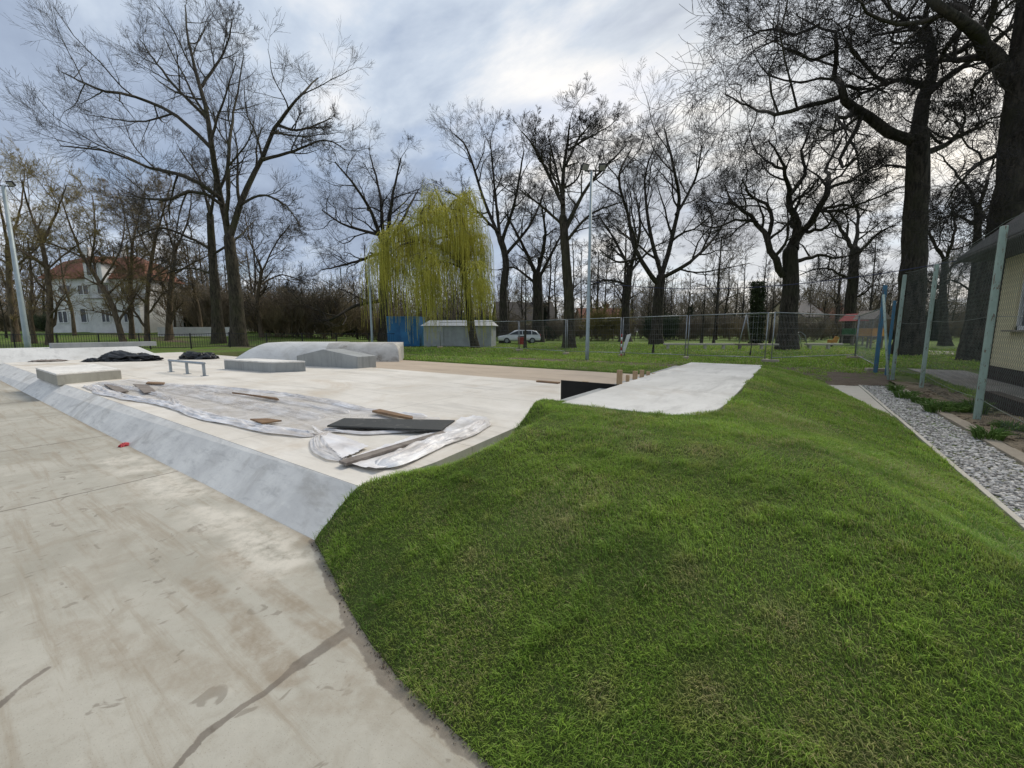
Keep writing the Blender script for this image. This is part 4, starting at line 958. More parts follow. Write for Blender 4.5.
def car(label, p, rz, s=1.0):
    t = thing('estate_car', label, 'car', p, rz)
    prof = [(-2.25, .34), (-2.28, .62), (-2.15, .80), (-1.35, .93), (-.55, 1.38), (-.1, 1.46), (1.35, 1.44), (1.85, 1.30), (2.18, .92), (2.27, .60), (2.22, .34)]
    def ring(y, k=1.0, dz=0): return [(x, y * (1.0 if z < .95 else .84), z) for x, z in prof]
    b = MB(); b.prism(ring(-.84), ring(.84), .05); b.build('body', M['car_paint'], t, True)
    for sgn in (-1, 1):
        y = sgn * .80; pts = [(-1.12, .97), (-.50, 1.33), (.25, 1.38), (.25, .97)]; q = [(.33, .97), (.33, 1.38), (1.25, 1.37), (1.25, .97)]; q2 = [(1.32, .97), (1.32, 1.36), (1.72, 1.27), (1.98, .97)]
        for gp in (pts, q, q2):
            f = lambda z: sgn * (.845 - .135 * min(1, max(0, (z - .93) / .12)))
            b = MB(); b.prism([(x, f(z) , z) for x, z in gp], [(x, f(z) + sgn * .012, z) for x, z in gp]); b.build('window', M['glass'], t)
        for x in (-1.42, 1.35):
            wh = MB(); wh.tube([(x, sgn * .66, .32), (x, sgn * .87, .32)], .32, 18); wo = wh.build('wheel', M['rubber'], t)
            MB().tube([(x, sgn * .86, .32), (x, sgn * .885, .32)], .2, 14).build('rim', M['galv'], wo)
        b = MB(); b.box((-2.2, sgn * .58, .68), (.16, .36, .16), 0, .03); b.build('headlight', M['white_paint'], t)
        b = MB(); b.box((2.2, sgn * .68, .85), (.14, .16, .34), 0, .02); b.build('tail_light', M['red'], t)
    b = MB(); b.prism([(-1.30, -.62, .965), (-1.30, .62, .965), (-.60, .58, 1.37), (-.60, -.58, 1.37)], [(-1.32, -.62, .985), (-1.32, .62, .985), (-.62, .58, 1.39), (-.62, -.58, 1.39)]); b.build('windscreen', M['glass'], t)
    return t
car('silver estate car parked on the grass right of the zinc shed', at(519, 342.5, 45), YAW + .10)
p = at(521, 343, 41); t = thing('red_bin', 'small red bin standing in front of the silver car', 'bin', p, YAW)
b = MB(); b.prism([(-.28, -.25, 0), (.28, -.25, 0), (.28, .25, 0), (-.28, .25, 0)], [(-.34, -.3, .75), (.34, -.3, .75), (.34, .3, .75), (-.34, .3, .75)], .03); b.build('body', M['red'], t)
b = MB(); b.box((.1, 0, .82), (.72, .64, .10), 0, .03); b.build('lid', M['dark_metal'], t)

def villa():
    dep = 58; p = at(101, 330, dep, 1.25); w_ = 98 * dep / F; he = 7.4; dpt = 6.0
    t = thing('white_villa', 'large white villa with a red tiled mansard roof behind the left trees', 'house', p, YAW)
    b = MB(); b.box((0, dpt / 2, he / 2), (w_, dpt, he)); b.build('wall', M['white_wall'], t)
    b = MB(); b.box((w_ * .22, -.5, 2.3), (w_ * .52, 1.0, 4.6)); b.build('bay', M['white_wall'], t)
    b = MB(); b.box((w_ * .22, -.5, 4.68), (w_ * .54, 1.2, .16)); b.build('cornice', M['grey_wall'], t)
    r = MB(); e = .5; x0 = w_ / 2
    r.prism([(-x0 - e, -e, he), (x0 + e, -e, he), (x0 + e, dpt + e, he), (-x0 - e, dpt + e, he)], [(-x0 + 1.2, 1.6, he + 2.5), (x0 - 1.2, 1.6, he + 2.5), (x0 - 1.2, dpt - 1.6, he + 2.5), (-x0 + 1.2, dpt - 1.6, he + 2.5)])
    r.prism([(-x0 + 1.2, 1.6, he + 2.51), (x0 - 1.2, 1.6, he + 2.51), (x0 - 1.2, dpt - 1.6, he + 2.51), (-x0 + 1.2, dpt - 1.6, he + 2.51)], [(-x0 + 3.5, dpt / 2 - .1, he + 3.5), (x0 - 3.5, dpt / 2 - .1, he + 3.5), (x0 - 3.5, dpt / 2 + .1, he + 3.5), (-x0 + 3.5, dpt / 2 + .1, he + 3.5)])
    ro = r.build('roof', M['red_tile'], t)
    for x in (1.4, -3.5):
        b = MB(); b.box((x, dpt / 2, he + 3.9), (.7, .7, 1.8)); b.build('chimney', M['white_wall'], ro)
    g_ = MB(); g_.box((w_ * .08, -.12, he + .7), (2.4, 2.2, 2.6)); d_ = g_.build('dormer', M['white_wall'], t)
    b = MB(); b.prism([(w_ * .08 - 1.5, -1.4, he + 2.0), (w_ * .08 + 1.5, -1.4, he + 2.0), (w_ * .08 + 1.5, 2.4, he + 2.0), (w_ * .08 - 1.5, 2.4, he + 2.0)], [(w_ * .08 - .05, -1.4, he + 2.8), (w_ * .08 + .05, -1.4, he + 2.8), (w_ * .08 + .05, 2.4, he + 2.8), (w_ * .08 - .05, 2.4, he + 2.8)]); b.build('dormer_roof', M['red_tile'], d_)
    wins = [(-w_ * .12, -.0, 2.4, 1.7, 1.9), (w_ * .08, -.0, he - 1.4, 1.6, 1.3), (-w_ * .3, 0, he - 1.5, 1.5, 1.3), (-w_ * .12, 0, he - 1.5, 1.5, 1.3), (w_ * .30, 0, he - 1.5, 1.3, 1.3), (w_ * .36, -1.0, 2.3, 1.1, 1.7), (w_ * .14, -1.0, 2.3, 1.1, 1.7), (w_ * .08, -1.22, he + 1.0, 1.5, 1.5), (-w_ * .36, 0, 2.2, 1.3, 1.6)]
    for x, y, z, ww, hh in wins:
        f = MB()
        for dx in (-1, 0, 1): f.box((x + dx * ww / 2, y - .05, z), (.12, .12, hh + .1))
        for dz in (-1, 1): f.box((x, y - .055, z + dz * hh / 2), (ww + .1, .12, .12))
        fo = f.build('window', M['white_paint'], t); MB().box((x, y - .02, z), (ww, .06, hh)).build('pane', M['glass'], fo)
villa()
def cottage(label, px, bpy__, dep, w_, he, hr, z, wall, roof, rz=0.0, nwin=3):
    p = at(px, bpy__, dep, z); t = thing('distant_house', label, 'house', p, YAW + rz)
    b = MB(); b.box((0, 4, he / 2), (w_, 8, he)); b.build('wall', wall, t)
    b = MB(); b.prism([(-w_ / 2, 0.002, he), (-w_ / 2, 7.998, he), (-w_ / 2, 4, he + hr - .1)], [(w_ / 2, .002, he), (w_ / 2, 7.998, he), (w_ / 2, 4, he + hr - .1)]); b.build('gable', wall, t)
    b = MB(); x0 = w_ / 2 + .4
    b.prism([(-x0, -.6, he - .2), (-x0, 4, he + hr), (-x0, 4, he + hr + .22), (-x0, -.6, he + .02)], [(x0, -.6, he - .2), (x0, 4, he + hr), (x0, 4, he + hr + .22), (x0, -.6, he + .02)])
    b.prism([(-x0, 4.001, he + hr), (-x0, 8.6, he - .2), (-x0, 8.6, he + .02), (-x0, 4.001, he + hr + .22)], [(x0, 4.001, he + hr), (x0, 8.6, he - .2), (x0, 8.6, he + .02), (x0, 4.001, he + hr + .22)])
    ro = b.build('roof', roof, t); b = MB(); b.box((w_ * .2, 4.4, he + hr + .5), (.7, .7, 1.6)); b.build('chimney', roof, ro)
    for k in range(nwin):
        x = (k + .5 - nwin / 2) * w_ / nwin; f = MB(); f.box((x, -.03, he * .55), (1.2, .1, 1.5)); fo = f.build('window', M['white_paint'], t)
        MB().box((x, -.085, he * .55), (1.0, .02, 1.3)).build('pane', M['glass'], fo)
cottage('distant beige house with a brownish roof seen right of the big oak trunk', 812, 333, 88, 9, 4.2, 3.6, .2, M['beige_wall'], M['grey_roof'], .5)
cottage('distant house with a bright red roof behind the green play tower', 838, 333, 98, 8, 3.6, 3.0, .2, M['beige_wall'], M['red_tile'], -.3)
cottage('distant dim house with a dark roof behind the silver car', 528, 333, 92, 13, 3.6, 4.0, .2, M['beige_wall'], M['soffit'], .2)
cottage('distant pale house with a red roof behind the yellow budding bush', 604, 333, 95, 10, 3.2, 3.2, .2, M['beige_wall'], M['red_tile'], .1)
cottage('distant house with a red roof between the left trees and the willow', 258, 330, 90, 10, 4.5, 3.6, .6, M['beige_wall'], M['red_tile'], .4)
p = at(196, 333, 50, .9); b = MB(); b.box((0, 0, .55), (9.0, .3, 1.1)); o = b.build('boundary_wall', M['white_wall']); o.location = p; o.rotation_euler.z = YAW; tag(o, 'white garden wall behind the trunks of the big bare tree', 'wall')

# dark railing fence along the left, board fence far behind the lawn
def railing(label, pts, h, mat, spacing, step, rails, name='railing_fence'):
    t = thing(name, label, 'fence', pts[0]); o0 = pts[0]; Vr = []; bp = []
    fr = MB(); 
    P = []
    for a, c in zip(pts, pts[1:]):
        L = (c - a).length; e = (c - a) / L
        for k in np.arange(0, L, spacing):
            q = a + e * float(k); q.z = fz(q); q = q - o0; b = MB(); b.box((q.x, q.y, q.z + h / 2 - .1), (.07, .07, h + .3)); b.build('post', mat, t)
        for k in np.arange(0, L, step):
            q = a + e * float(k); q.z = fz(q); q = q - o0; P.append([[q.x, q.y, q.z + .1], [q.x, q.y, q.z + h * .5], [q.x, q.y, q.z + h]])
        for z in rails:
            q = [a + e * (L * k / 16) for k in range(17)]; fr.tube([(v.x - o0.x, v.y - o0.y, fz(v) - o0.z + z) for v in q], .022, 6)
    P = np.array(P); V, Q = tubes(P, np.full(P.shape[:2], .011), 4); np_mesh('bars', V, [Q], mat, t); fr.build('rail', mat, t)
railing('long dark metal railing fence running behind the skate deck on the left', [at(-30, 342, 29), at(150, 342, 31), at(395, 342, 36)], 1.15, M['dark_metal'], 2.6, .16, (.12, 1.12))
railing('brown paling fence far behind the lawn on the right', [at(500, 338, 52), at(690, 338, 56), at(900, 338, 62)], 1.5, M['bark_brown'], 3.0, .17, (.3, 1.3), 'paling_fence')
# long low timber edge of the playground
for (xa, xb_, py, dep, lab) in ((664, 734, 341.5, 31, 'long pale timber beam lying at the left of the playground edge'), (736, 757, 341.5, 30.5, 'short dark plank seat between the pale playground beams'), (758, 778, 341.8, 30.5, 'short pale timber beam ending at the big oak trunk'), (806, 842, 341.5, 31, 'pale timber beam right of the big oak trunk')):
    a = at(xa, py, dep); c = at(xb_, py, dep); L = (c - a).length; m_ = (a + c) / 2
    b = MB(); b.box((0, 0, .40), (L, .32, .13), 0, .02)
    for x in np.arange(-L / 2 + .3, L / 2, 1.4): b.box((float(x), 0, .17), (.16, .2, .34))
    o = b.build('timber_beam', M['oldwood'] if 'dark' in lab else M['path']); o.location = m_; o.rotation_euler.z = math.atan2(c.y - a.y, c.x - a.x); tag(o, lab, 'beam')
# playground
p = at(762, 342, 37); t = thing('swing_frame', 'grey A shaped swing frame left of the big oak', 'swing', p, YAW + .5)
b = MB()
for y in (-1.6, 1.6):
    for s in (-1, 1): b.tube([(s * .9, y, 0), (0, y, 2.9)], .05, 8)
b.tube([(0, -1.7, 2.9), (0, 1.7, 2.9)], .05, 8); b.build('frame', M['galv'], t)
for y in (-.7, .7):
    b = MB(); b.tube([(0, y - .2, 2.9), (0, y - .2, .55)], .01, 5).tube([(0, y + .2, 2.9), (0, y + .2, .55)], .01, 5); b.build('chain', M['galv'], t); b = MB(); b.box((0, y, .53), (.2, .45, .04), 0, .01); b.build('seat', M['rubber'], t)
p = at(799, 342, 34); t = thing('climbing_arch', 'grey curved climbing frame right of the big oak trunk', 'climbing frame', p, YAW)
b = MB()
for dy in (0, .7): b.tube([(-.5, dy, 0), (-.35, dy, 1.0), (0, dy, 1.35), (.45, dy, 1.0), (.75, dy, 0)], .035, 8)
for k, (x, z) in enumerate(((-.47, .25), (-.41, .6), (-.2, 1.2), (.2, 1.25), (.55, .7), (.68, .3))): b.tube([(x, 0, z), (x, .7, z)], .02, 6)
b.build('frame', M['galv'], t)
def tower(label, px, dep, body, roof, hz, rw, slide=None):
    p = at(px, 343, dep); t = thing('play_tower', label, 'play tower', p, YAW + .2)
    for x in (-.55, .55):
        for y in (-.55, .55): MB().box((x, y, 1.2), (.1, .1, 2.4)).build('post', M['oldwood'], t)
    b = MB(); b.box((0, 0, .95), (1.3, 1.3, .08)); b.build('platform', M['oldwood'], t)
    b = MB(); b.box((0, -.6, 1.3), (1.2, .06, .6)).box((-.6, 0, 1.3), (.06, 1.14, .6)); b.build('side_panel', body, t)
    b = MB(); b.prism([(-.85, -.85, 2.3), (.85, -.85, 2.3), (.85, .85, 2.3), (-.85, .85, 2.3)], [(-.05, -.85, 3.0), (.05, -.85, 3.0), (.05, .85, 3.0), (-.05, .85, 3.0)]); b.build('roof', roof, t)
    if slide:
        b = MB(); b.prism([(.6, -.3, .95), (.6, .3, .95), (2.4, .3, .15), (2.4, -.3, .15)], [(.6, -.3, 1.02), (.6, .3, 1.02), (2.4, .3, .22), (2.4, -.3, .22)]); b.build('slide', slide, t)
tower('small green play tower with a red roof behind the site fence', 852, 40, M['green'], M['red'], 1, 1, M['yellow'])
tower('orange wooden play tower left of the tall blue post', 869, 33, M['orange'], M['oldwood'], 1, 1)
p = at(832, 342, 36); t = thing('spring_rider', 'small orange spring rider on the playground before the second oak', 'spring rider', p, YAW)
b = MB(); b.tube([(0, 0, 0), (0, 0, .35)], .09, 10); b.build('spring', M['dark_metal'], t); b = MB(); b.prism([(-.4, -.08, .35), (.4, -.08, .35), (.55, -.08, .8), (.25, -.08, .95), (.1, -.08, .6), (-.35, -.08, .65)], [(-.4, .08, .35), (.4, .08, .35), (.55, .08, .8), (.25, .08, .95), (.1, .08, .6), (-.35, .08, .65)], .02); b.build('body', M['orange'], t)
# pale winding path on the lawn right of the oak
def rp_keep(X, Y):
    P = [tuple(G(*q, .22)[:2]) for q in ((915, 349), (930, 350.5), (962, 351.5), (968, 354), (930, 355), (914, 351))]
    return in_poly(X, Y, P)
strip('park_path', M['path'], -2, 40, 15, 45, .4, .015, keep=rp_keep)

# ------------------------------------------------------------------ trees
UP = np.array([0, 0, 1.])
def unit(v): return v / (np.linalg.norm(v, axis=-1, keepdims=True) + 1e-9)
def resample(pts, K, r):
    pts = np.asarray(pts, float); t = np.concatenate([[0], np.cumsum(np.linalg.norm(np.diff(pts, axis=0), axis=1))]); L = t[-1]
    # Catmull-Rom through the given points
    out = []
    for s in np.linspace(0, L, K):
        k = min(max(np.searchsorted(t, s, 'right') - 1, 0), len(pts) - 2); f = (s - t[k]) / (t[k + 1] - t[k] + 1e-9)
        p0 = pts[max(k - 1, 0)]; p1 = pts[k]; p2 = pts[k + 1]; p3 = pts[min(k + 2, len(pts) - 1)]
        out.append(.5 * (2 * p1 + (p2 - p0) * f + (2 * p0 - 5 * p1 + 4 * p2 - p3) * f * f + (3 * p1 - p0 - 3 * p2 + p3) * f ** 3))
    return np.array(out)
def children(P, R, m, ang, lr, K, r, gnarl, trop, tmin, rfac=.56, tip=.22, tipfork=True, lmax=99, out=None, lmin=0.0, spread=.3):
    """grow m side branches from each of the N polylines P; returns polylines and radii"""
    n, k, _ = P.shape; L = np.linalg.norm(np.diff(P, axis=1), axis=2).sum(1)
    t = tmin + (1 - tmin) * ((np.arange(m)[None] + r.uniform(0, 1, (n, m))) / m)
    if tipfork: t[:, -1] = .985
    f = t * (k - 1); i = np.minimum(f.astype(int), k - 2); f = f - i; a = np.arange(n)[:, None]
    p = P[a, i] * (1 - f)[..., None] + P[a, i + 1] * f[..., None]; tan = unit(P[a, i + 1] - P[a, i]); rad = R[a, i] * (1 - f) + R[a, i + 1] * f
    perp = unit(np.cross(tan, r.normal(size=tan.shape))); th = np.radians(ang) * r.uniform(1 - spread, 1 + spread, (n, m))
    if tipfork: th[:, -1] *= .45
    d = unit(tan * np.cos(th)[..., None] + perp * np.sin(th)[..., None])
    ln = np.maximum(lmin, L[:, None] * lr * (1.15 - .55 * t) * r.uniform(.65, 1.25, (n, m)))
    ln = np.minimum(ln, lmax * r.uniform(.75, 1.1, (n, m)))
    N_ = n * m; p = p.reshape(N_, 3); d = d.reshape(N_, 3); ln = ln.reshape(N_); r0 = (rad * rfac).reshape(N_)
    Q = np.empty((N_, K, 3)); Q[:, 0] = p; st = (ln / (K - 1))[:, None]
    curl = r.normal(size=(N_, 3)) * gnarl * .5
    for j in range(1, K):
        d = unit(d + r.normal(size=d.shape) * gnarl + curl * (1 if j < K / 2 else -1) + UP * trop)
        low = (Q[:, j - 1, 2] < 2.2)[:, None]; d = unit(np.where(low, d + UP * .4, d))
        Q[:, j] = Q[:, j - 1] + d * st
    RR = r0[:, None] * np.linspace(1, tip, K)[None]
    return Q, RR
def make_tree(name, label, group, base, limbs, levels, seed, bark_, twig_, trunk_r=None, minr=.0065, cat='tree', trunk_children=True, flare=1.0, gn=.03):
    """limbs: list of (points, r0, r1); the first is the trunk. levels: dicts for children()"""
    r = np.random.default_rng(seed); base = np.array(base, float)
    K = 14; P = []; R = []
    for pts, r0, r1 in limbs:
        q = resample(pts, K, r); L = np.linalg.norm(q[-1] - q[0]); q[1:-1] += r.normal(size=(K - 2, 3)) * gn * (.25 if not P else 1) * L / K
        P.append(q); R.append(r0 + (r1 - r0) * np.linspace(0, 1, K) ** .85)
    P = np.array(P) - base; R = np.array(R)
    R[0] *= 1 + flare * np.exp(-np.linspace(0, 1, K) * 9)
    t = thing(name, label, cat, base, 0, group)
    tp = resample(P[0], 30, r); tr_ = np.interp(np.linspace(0, 1, 30), np.linspace(0, 1, K), R[0])
    e = unit(tp[-1] - tp[-2]); rr_ = tr_[-1]
    tp = np.concatenate([tp, [tp[-1] + e * rr_ * k for k in (.45, .85, 1.1)]]); tr_ = np.concatenate([tr_, rr_ * np.array([.86, .5, .05])])
    V, Q = tubes(tp[None], tr_[None], 16)
    nz = np.array([mn.noise(Vector((v[0] * 2.6, v[1] * 2.6, v[2] * .8 + seed))) + .5 * mn.noise(Vector((v[0] * 7, v[1] * 7, v[2] * 1.5 + seed))) for v in V]); cen = np.repeat(tp, 16, 0); V = cen + (V - cen) * (1 + .10 * nz)[:, None]
    np_mesh('trunk', V, [Q], bark_, t, smooth=True)
    parts = []; fine = []
    if len(P) > 1: parts.append(tubes(P[1:], R[1:], 8))
    cp, cr = P, R
    if not trunk_children and len(P) > 1: cp, cr = P[1:], R[1:]
    for li, lv in enumerate(levels):
        lv = dict(lv); lv.setdefault('lmax', (8, 4.2, 2.3, 1.35, .8)[min(li, 4)]); sides = lv.pop('sides', 3); keep_prev = lv.pop('both', False)
        np_, nr_ = children(cp, cr, r=r, **lv); nr_ = np.maximum(nr_, minr)
        (parts if li < 2 else fine).append(tubes(np_, nr_, sides)); 
        cp, cr = np_, nr_
    if parts:
        V, Qs = merge(parts); np_mesh('branches', V, Qs, bark_, t, smooth=True)
    if fine:
        V, Qs = merge(fine); np_mesh('twigs', V, Qs, twig_, t)
    return t, cp
def pxl(pts, dep, jit=0.0, sd=0):
    r = random.Random(sd); out = []
    for i, q in enumerate(pts):
        dd = q[2] if len(q) > 2 else (r.uniform(-jit, jit) * i / max(1, len(pts) - 1)); out.append(tuple(D(q[0], q[1], dep + dd)))
    return out
LV_OAK = [dict(m=8, ang=54, lr=.40, K=8, gnarl=.22, trop=.03, tmin=.12, sides=6), dict(m=6, ang=52, lr=.62, K=7, gnarl=.20, trop=.01, tmin=.2, sides=4), dict(m=6, ang=46, lr=.60, K=6, gnarl=.16, trop=.01, tmin=.2, sides=3), dict(m=6, ang=44, lr=.74, K=4, gnarl=.10, trop=.01, tmin=.2, sides=3)]
LV_ASH = [dict(m=9, ang=40, lr=.36, K=8, gnarl=.10, trop=.05, tmin=.15, sides=6), dict(m=7, ang=42, lr=.54, K=6, gnarl=.11, trop=.05, tmin=.15, sides=4), dict(m=6, ang=38, lr=.58, K=5, gnarl=.11, trop=.06, tmin=.15, sides=3), dict(m=5, ang=34, lr=.64, K=4, gnarl=.08, trop=.08, tmin=.2, sides=3)]
LV_LIME = [dict(m=8, ang=46, lr=.40, K=8, gnarl=.15, trop=.05, tmin=.12, sides=6), dict(m=6, ang=46, lr=.60, K=7, gnarl=.15, trop=.04, tmin=.2, sides=4), dict(m=6, ang=42, lr=.58, K=5, gnarl=.12, trop=.03, tmin=.2, sides=3), dict(m=8, ang=38, lr=.64, K=4, gnarl=.08, trop=.03, tmin=.2, sides=3)]
LV_LEFT = [dict(l, m=l['m'] - (1 if i else 2)) for i, l in enumerate(LV_LIME)]
def hero(label, dep, limbs_px, widths, levels, seed, bark_, twig_, jit=3.0, base_z=None, **kw):
    """limbs_px: pixel polylines seen in the photograph, set at the tree's own distance with depth of their own"""
    limbs = []
    for k, (pts, wd) in enumerate(zip(limbs_px, widths)):
        q = pxl(pts, dep, 0 if k == 0 else jit, seed * 31 + k); cu = 1 / math.sqrt(1 + ((limbs_px[0][0][0] - 512) / F) ** 2); limbs.append((q, wd[0] * cu * dep / F / 2, (wd[1] if k == 0 else min(wd[1], 1.1)) * cu * dep / F / 2))
    b0 = limbs[0][0][0]; gz = min(b0[2], fz(Vector(b0)) - .1); limbs[0][0][0] = (b0[0], b0[1], gz); b0 = limbs[0][0][0]; return make_tree('bare_tree' if 'oak' not in label else 'oak_tree', label, 'large bare park trees', (b0[0], b0[1], b0[2]), limbs, levels, seed, bark_, twig_, **kw)
# big ash left of the centre
hero('tallest bare tree on the left, forking widely above the white bank', 37,
     [[(239,348),(236,300),(232,262),(229,238)],
      [(229,240),(218,185),(212,140),(200,85),(188,40),(185,5)], [(229,240),(246,190),(262,160),(275,128),(295,102),(318,78)], [(227,225),(229,150),(236,100),(244,55)],
      [(220,198),(190,178),(150,168),(110,152),(60,146)], [(213,150),(180,118),(140,98),(100,90),(62,72)], [(208,120),(170,80),(140,40)], [(262,160),(290,152),(325,140),(345,150)], [(278,125),(300,130),(332,118)], [(200,88),(225,50),(232,20)], [(240,205),(262,195),(285,205),(300,225)], [(222,205),(195,190),(165,200),(130,195)]],
     [(17,11),(8,2),(8,2),(5,1.5),(5,1.5),(4.5,1.2),(3.5,1),(4,1),(3.5,1),(3.5,1),(3,1),(4,1)], [dict(l, m=l['m'] if i else 9, lr=l['lr'] if i else .32) for i, l in enumerate(LV_ASH)], 11, M['bark_ash'], M['twig_grey'], jit=5, trunk_children=False, flare=.35)
hero('tall bare tree directly behind the left of the tallest tree', 42,
     [[(219,345),(215,290),(212,250),(210,215)], [(212,250),(190,238),(160,228),(130,240)], [(210,215),(200,180),(180,150)], [(210,220),(215,180),(212,140)], [(214,275),(190,268),(160,275)], [(212,255),(235,240),(255,220)]],
     [(13,7),(4,1),(4,1),(4,1),(3,1),(3,1)], LV_LIME, 12, M['bark_ash'], M['twig_grey'], jit=4, flare=.4, trunk_children=False)
hero('rounded bare tree rising behind the left half of the willow', 52,
     [[(384,338),(384,290),(384,262),(385,246)], [(384,248),(371,212),(352,182),(335,162)], [(384,248),(380,195),(370,155)], [(386,246),(393,195),(401,158)], [(385,250),(405,215),(418,190)], [(383,252),(355,262),(322,270)], [(383,300),(355,306),(330,320),(310,318)], [(380,235),(345,225),(322,210)]],
     [(11,8),(5,1.2),(5,1.2),(5,1.2),(4,1),(3.5,1),(4,1),(3.5,1)], LV_OAK, 13, M['bark_dark'], M['twig_dark'], jit=5, flare=.3, trunk_children=False)
hero('dark bare tree right behind the willow with a long straight trunk', 46,
     [[(505,344),(503,295),(506,262),(500,238)], [(500,240),(482,195),(468,150),(455,135)], [(500,240),(495,190),(490,140)], [(502,242),(515,200),(524,150)], [(505,255),(530,225),(545,190)], [(498,232),(470,205),(445,190)]],
     [(9,6),(4,1),(4,1),(4,1),(3.5,1),(3,1)], LV_LIME, 14, M['bark_dark'], M['twig_dark'], jit=5, flare=.4, trunk_children=False)
hero('stout short bare tree left of the central trunk behind the car', 50,
     [[(538,344),(538,300),(537,275)], [(537,276),(520,240),(505,212)], [(537,276),(545,235),(540,200)], [(538,280),(556,245),(566,225)], [(537,285),(515,268),(498,270)]],
     [(12,9),(5,1.2),(5,1.2),(4,1),(3,1)], LV_OAK, 15, M['bark_dark'], M['twig_dark'], jit=4, flare=.3, trunk_children=False)
hero('tall lopped bare tree in the middle, left of the floodlight pole', 33,
     [[(569,350),(569,305),(566,260),(563,218)], [(563,220),(563,178),(567,145),(570,122)], [(563,205),(546,170),(533,145),(522,132)], [(565,230),(584,192),(602,170),(624,148)], [(563,200),(554,160),(548,135)], [(566,165),(578,140),(590,125)], [(566,242),(590,215),(622,202)], [(563,225),(540,205),(520,190)], [(568,150),(588,138),(610,126)]],
     [(11,8),(6,2),(4.5,1.5),(5,1.2),(3.5,1.3),(3,1),(3.5,1),(3,1),(2.5,.8)], LV_LIME, 16, M['bark_ash'], M['twig_dark'], jit=4, flare=.5, trunk_children=False)
hero('wide bare tree right of the floodlight pole with arching limbs', 42,
     [[(656,346),(658,305),(661,277)], [(661,277),(672,238),(679,200),(672,160),(664,128)], [(659,285),(636,252),(628,215),(619,178),(632,148)], [(661,278),(690,262),(715,237),(730,212)], [(661,274),(650,232),(645,180),(655,145)], [(676,215),(695,180),(702,145)], [(640,258),(618,262),(600,250)], [(700,255),(712,225),(705,200)]],
     [(13,9),(6,1.5),(5.5,1.2),(4.5,1.2),(5,1),(3.5,1),(3,1),(2.5,.8)], LV_LIME, 17, M['bark_dark'], M['twig_dark'], jit=5, flare=.4, trunk_children=False)
hero('thinner bare tree between the floodlight pole and the wide bare tree', 52,
     [[(625,344),(626,305),(630,268)], [(630,270),(612,235),(598,215)], [(630,270),(640,230),(636,195)], [(628,285),(608,280),(590,285)], [(630,272),(650,250),(668,240)]],
     [(9,6),(4,1),(4,1),(3,1),(3,1)], LV_LIME, 18, M['bark_dark'], M['twig_dark'], jit=4, trunk_children=False)
hero('gnarled oak in the middle of the right lawn with twisting limbs', 31,
     [[(787,349),(789,310),(791,280),(790,252)], [(783,275),(770,248),(757,222),(733,203),(726,187)], [(790,254),(797,221),(788,195),(785,168),(768,141)], [(794,250),(800,237),(817,212),(830,187),(828,164),(848,128)], [(830,188),(857,177),(882,160)], [(797,261),(820,255),(839,258),(866,250)], [(766,242),(772,222),(768,205),(752,197),(742,180)], [(789,196),(805,175),(802,150),(815,120)], [(757,222),(735,220),(715,228),(700,222)], [(785,170),(772,165),(755,150),(748,125)], [(817,212),(845,205),(872,212)]],
     [(21,15),(9,2.5),(11,2.5),(10,2),(4,1.2),(5,1.2),(5,1.2),(5,1.2),(3.5,1),(3.5,1),(4,1)], LV_OAK, 19, M['bark_dark'], M['twig_dark'], jit=3.5, flare=.35, trunk_children=False, gn=.10)
hero('oak standing behind the playground right of the gnarled oak', 46,
     [[(847,345),(850,310),(853,275),(855,250)], [(855,252),(838,225),(822,205)], [(855,252),(858,215),(848,190)], [(856,255),(880,232),(898,225)], [(852,280),(825,268),(800,275)], [(850,300),(868,290),(880,270)]],
     [(14,10),(6,1.2),(6,1.2),(5,1),(4,1),(3,1)], LV_OAK, 20, M['bark_dark'], M['twig_dark'], jit=4, flare=.3, trunk_children=False, gn=.09)
hero('tall dark oak behind the mint fence posts with a long limb reaching left', 23.5,
     [[(908,356),(912,290),(915,235),(917,175),(918,135)],
      [(917,140),(921,110),(929,84),(934,62),(926,30),(930,-10)], [(910,140),(886,132),(862,114),(842,95),(837,70),(839,42),(820,24),(796,15)], [(925,86),(905,80),(888,83),(862,93),(845,108)], [(842,96),(812,104),(778,113),(748,107),(725,92)], [(922,155),(948,143),(970,131),(992,122)], [(934,62),(955,53),(970,46),(990,25),(1000,0)], [(928,40),(905,20),(890,8),(870,-15)], [(838,50),(815,60),(790,50),(770,55)], [(820,24),(795,35),(765,30),(735,45)], [(862,114),(840,130),(815,128)], [(888,84),(865,65),(850,40),(852,10)], [(950,142),(965,120),(958,100)], [(912,170),(890,165),(868,172)]],
     [(31,23),(18,5),(14,3),(8,2),(6,1.5),(9,2),(9,2),(8,2),(4,1.2),(4,1.2),(4,1.2),(5,1.2),(4,1.2),(4,1.2)], LV_OAK, 21, M['bark_dark'], M['twig_dark'], jit=3.5, flare=.25, trunk_children=False, gn=.12, minr=.0075)
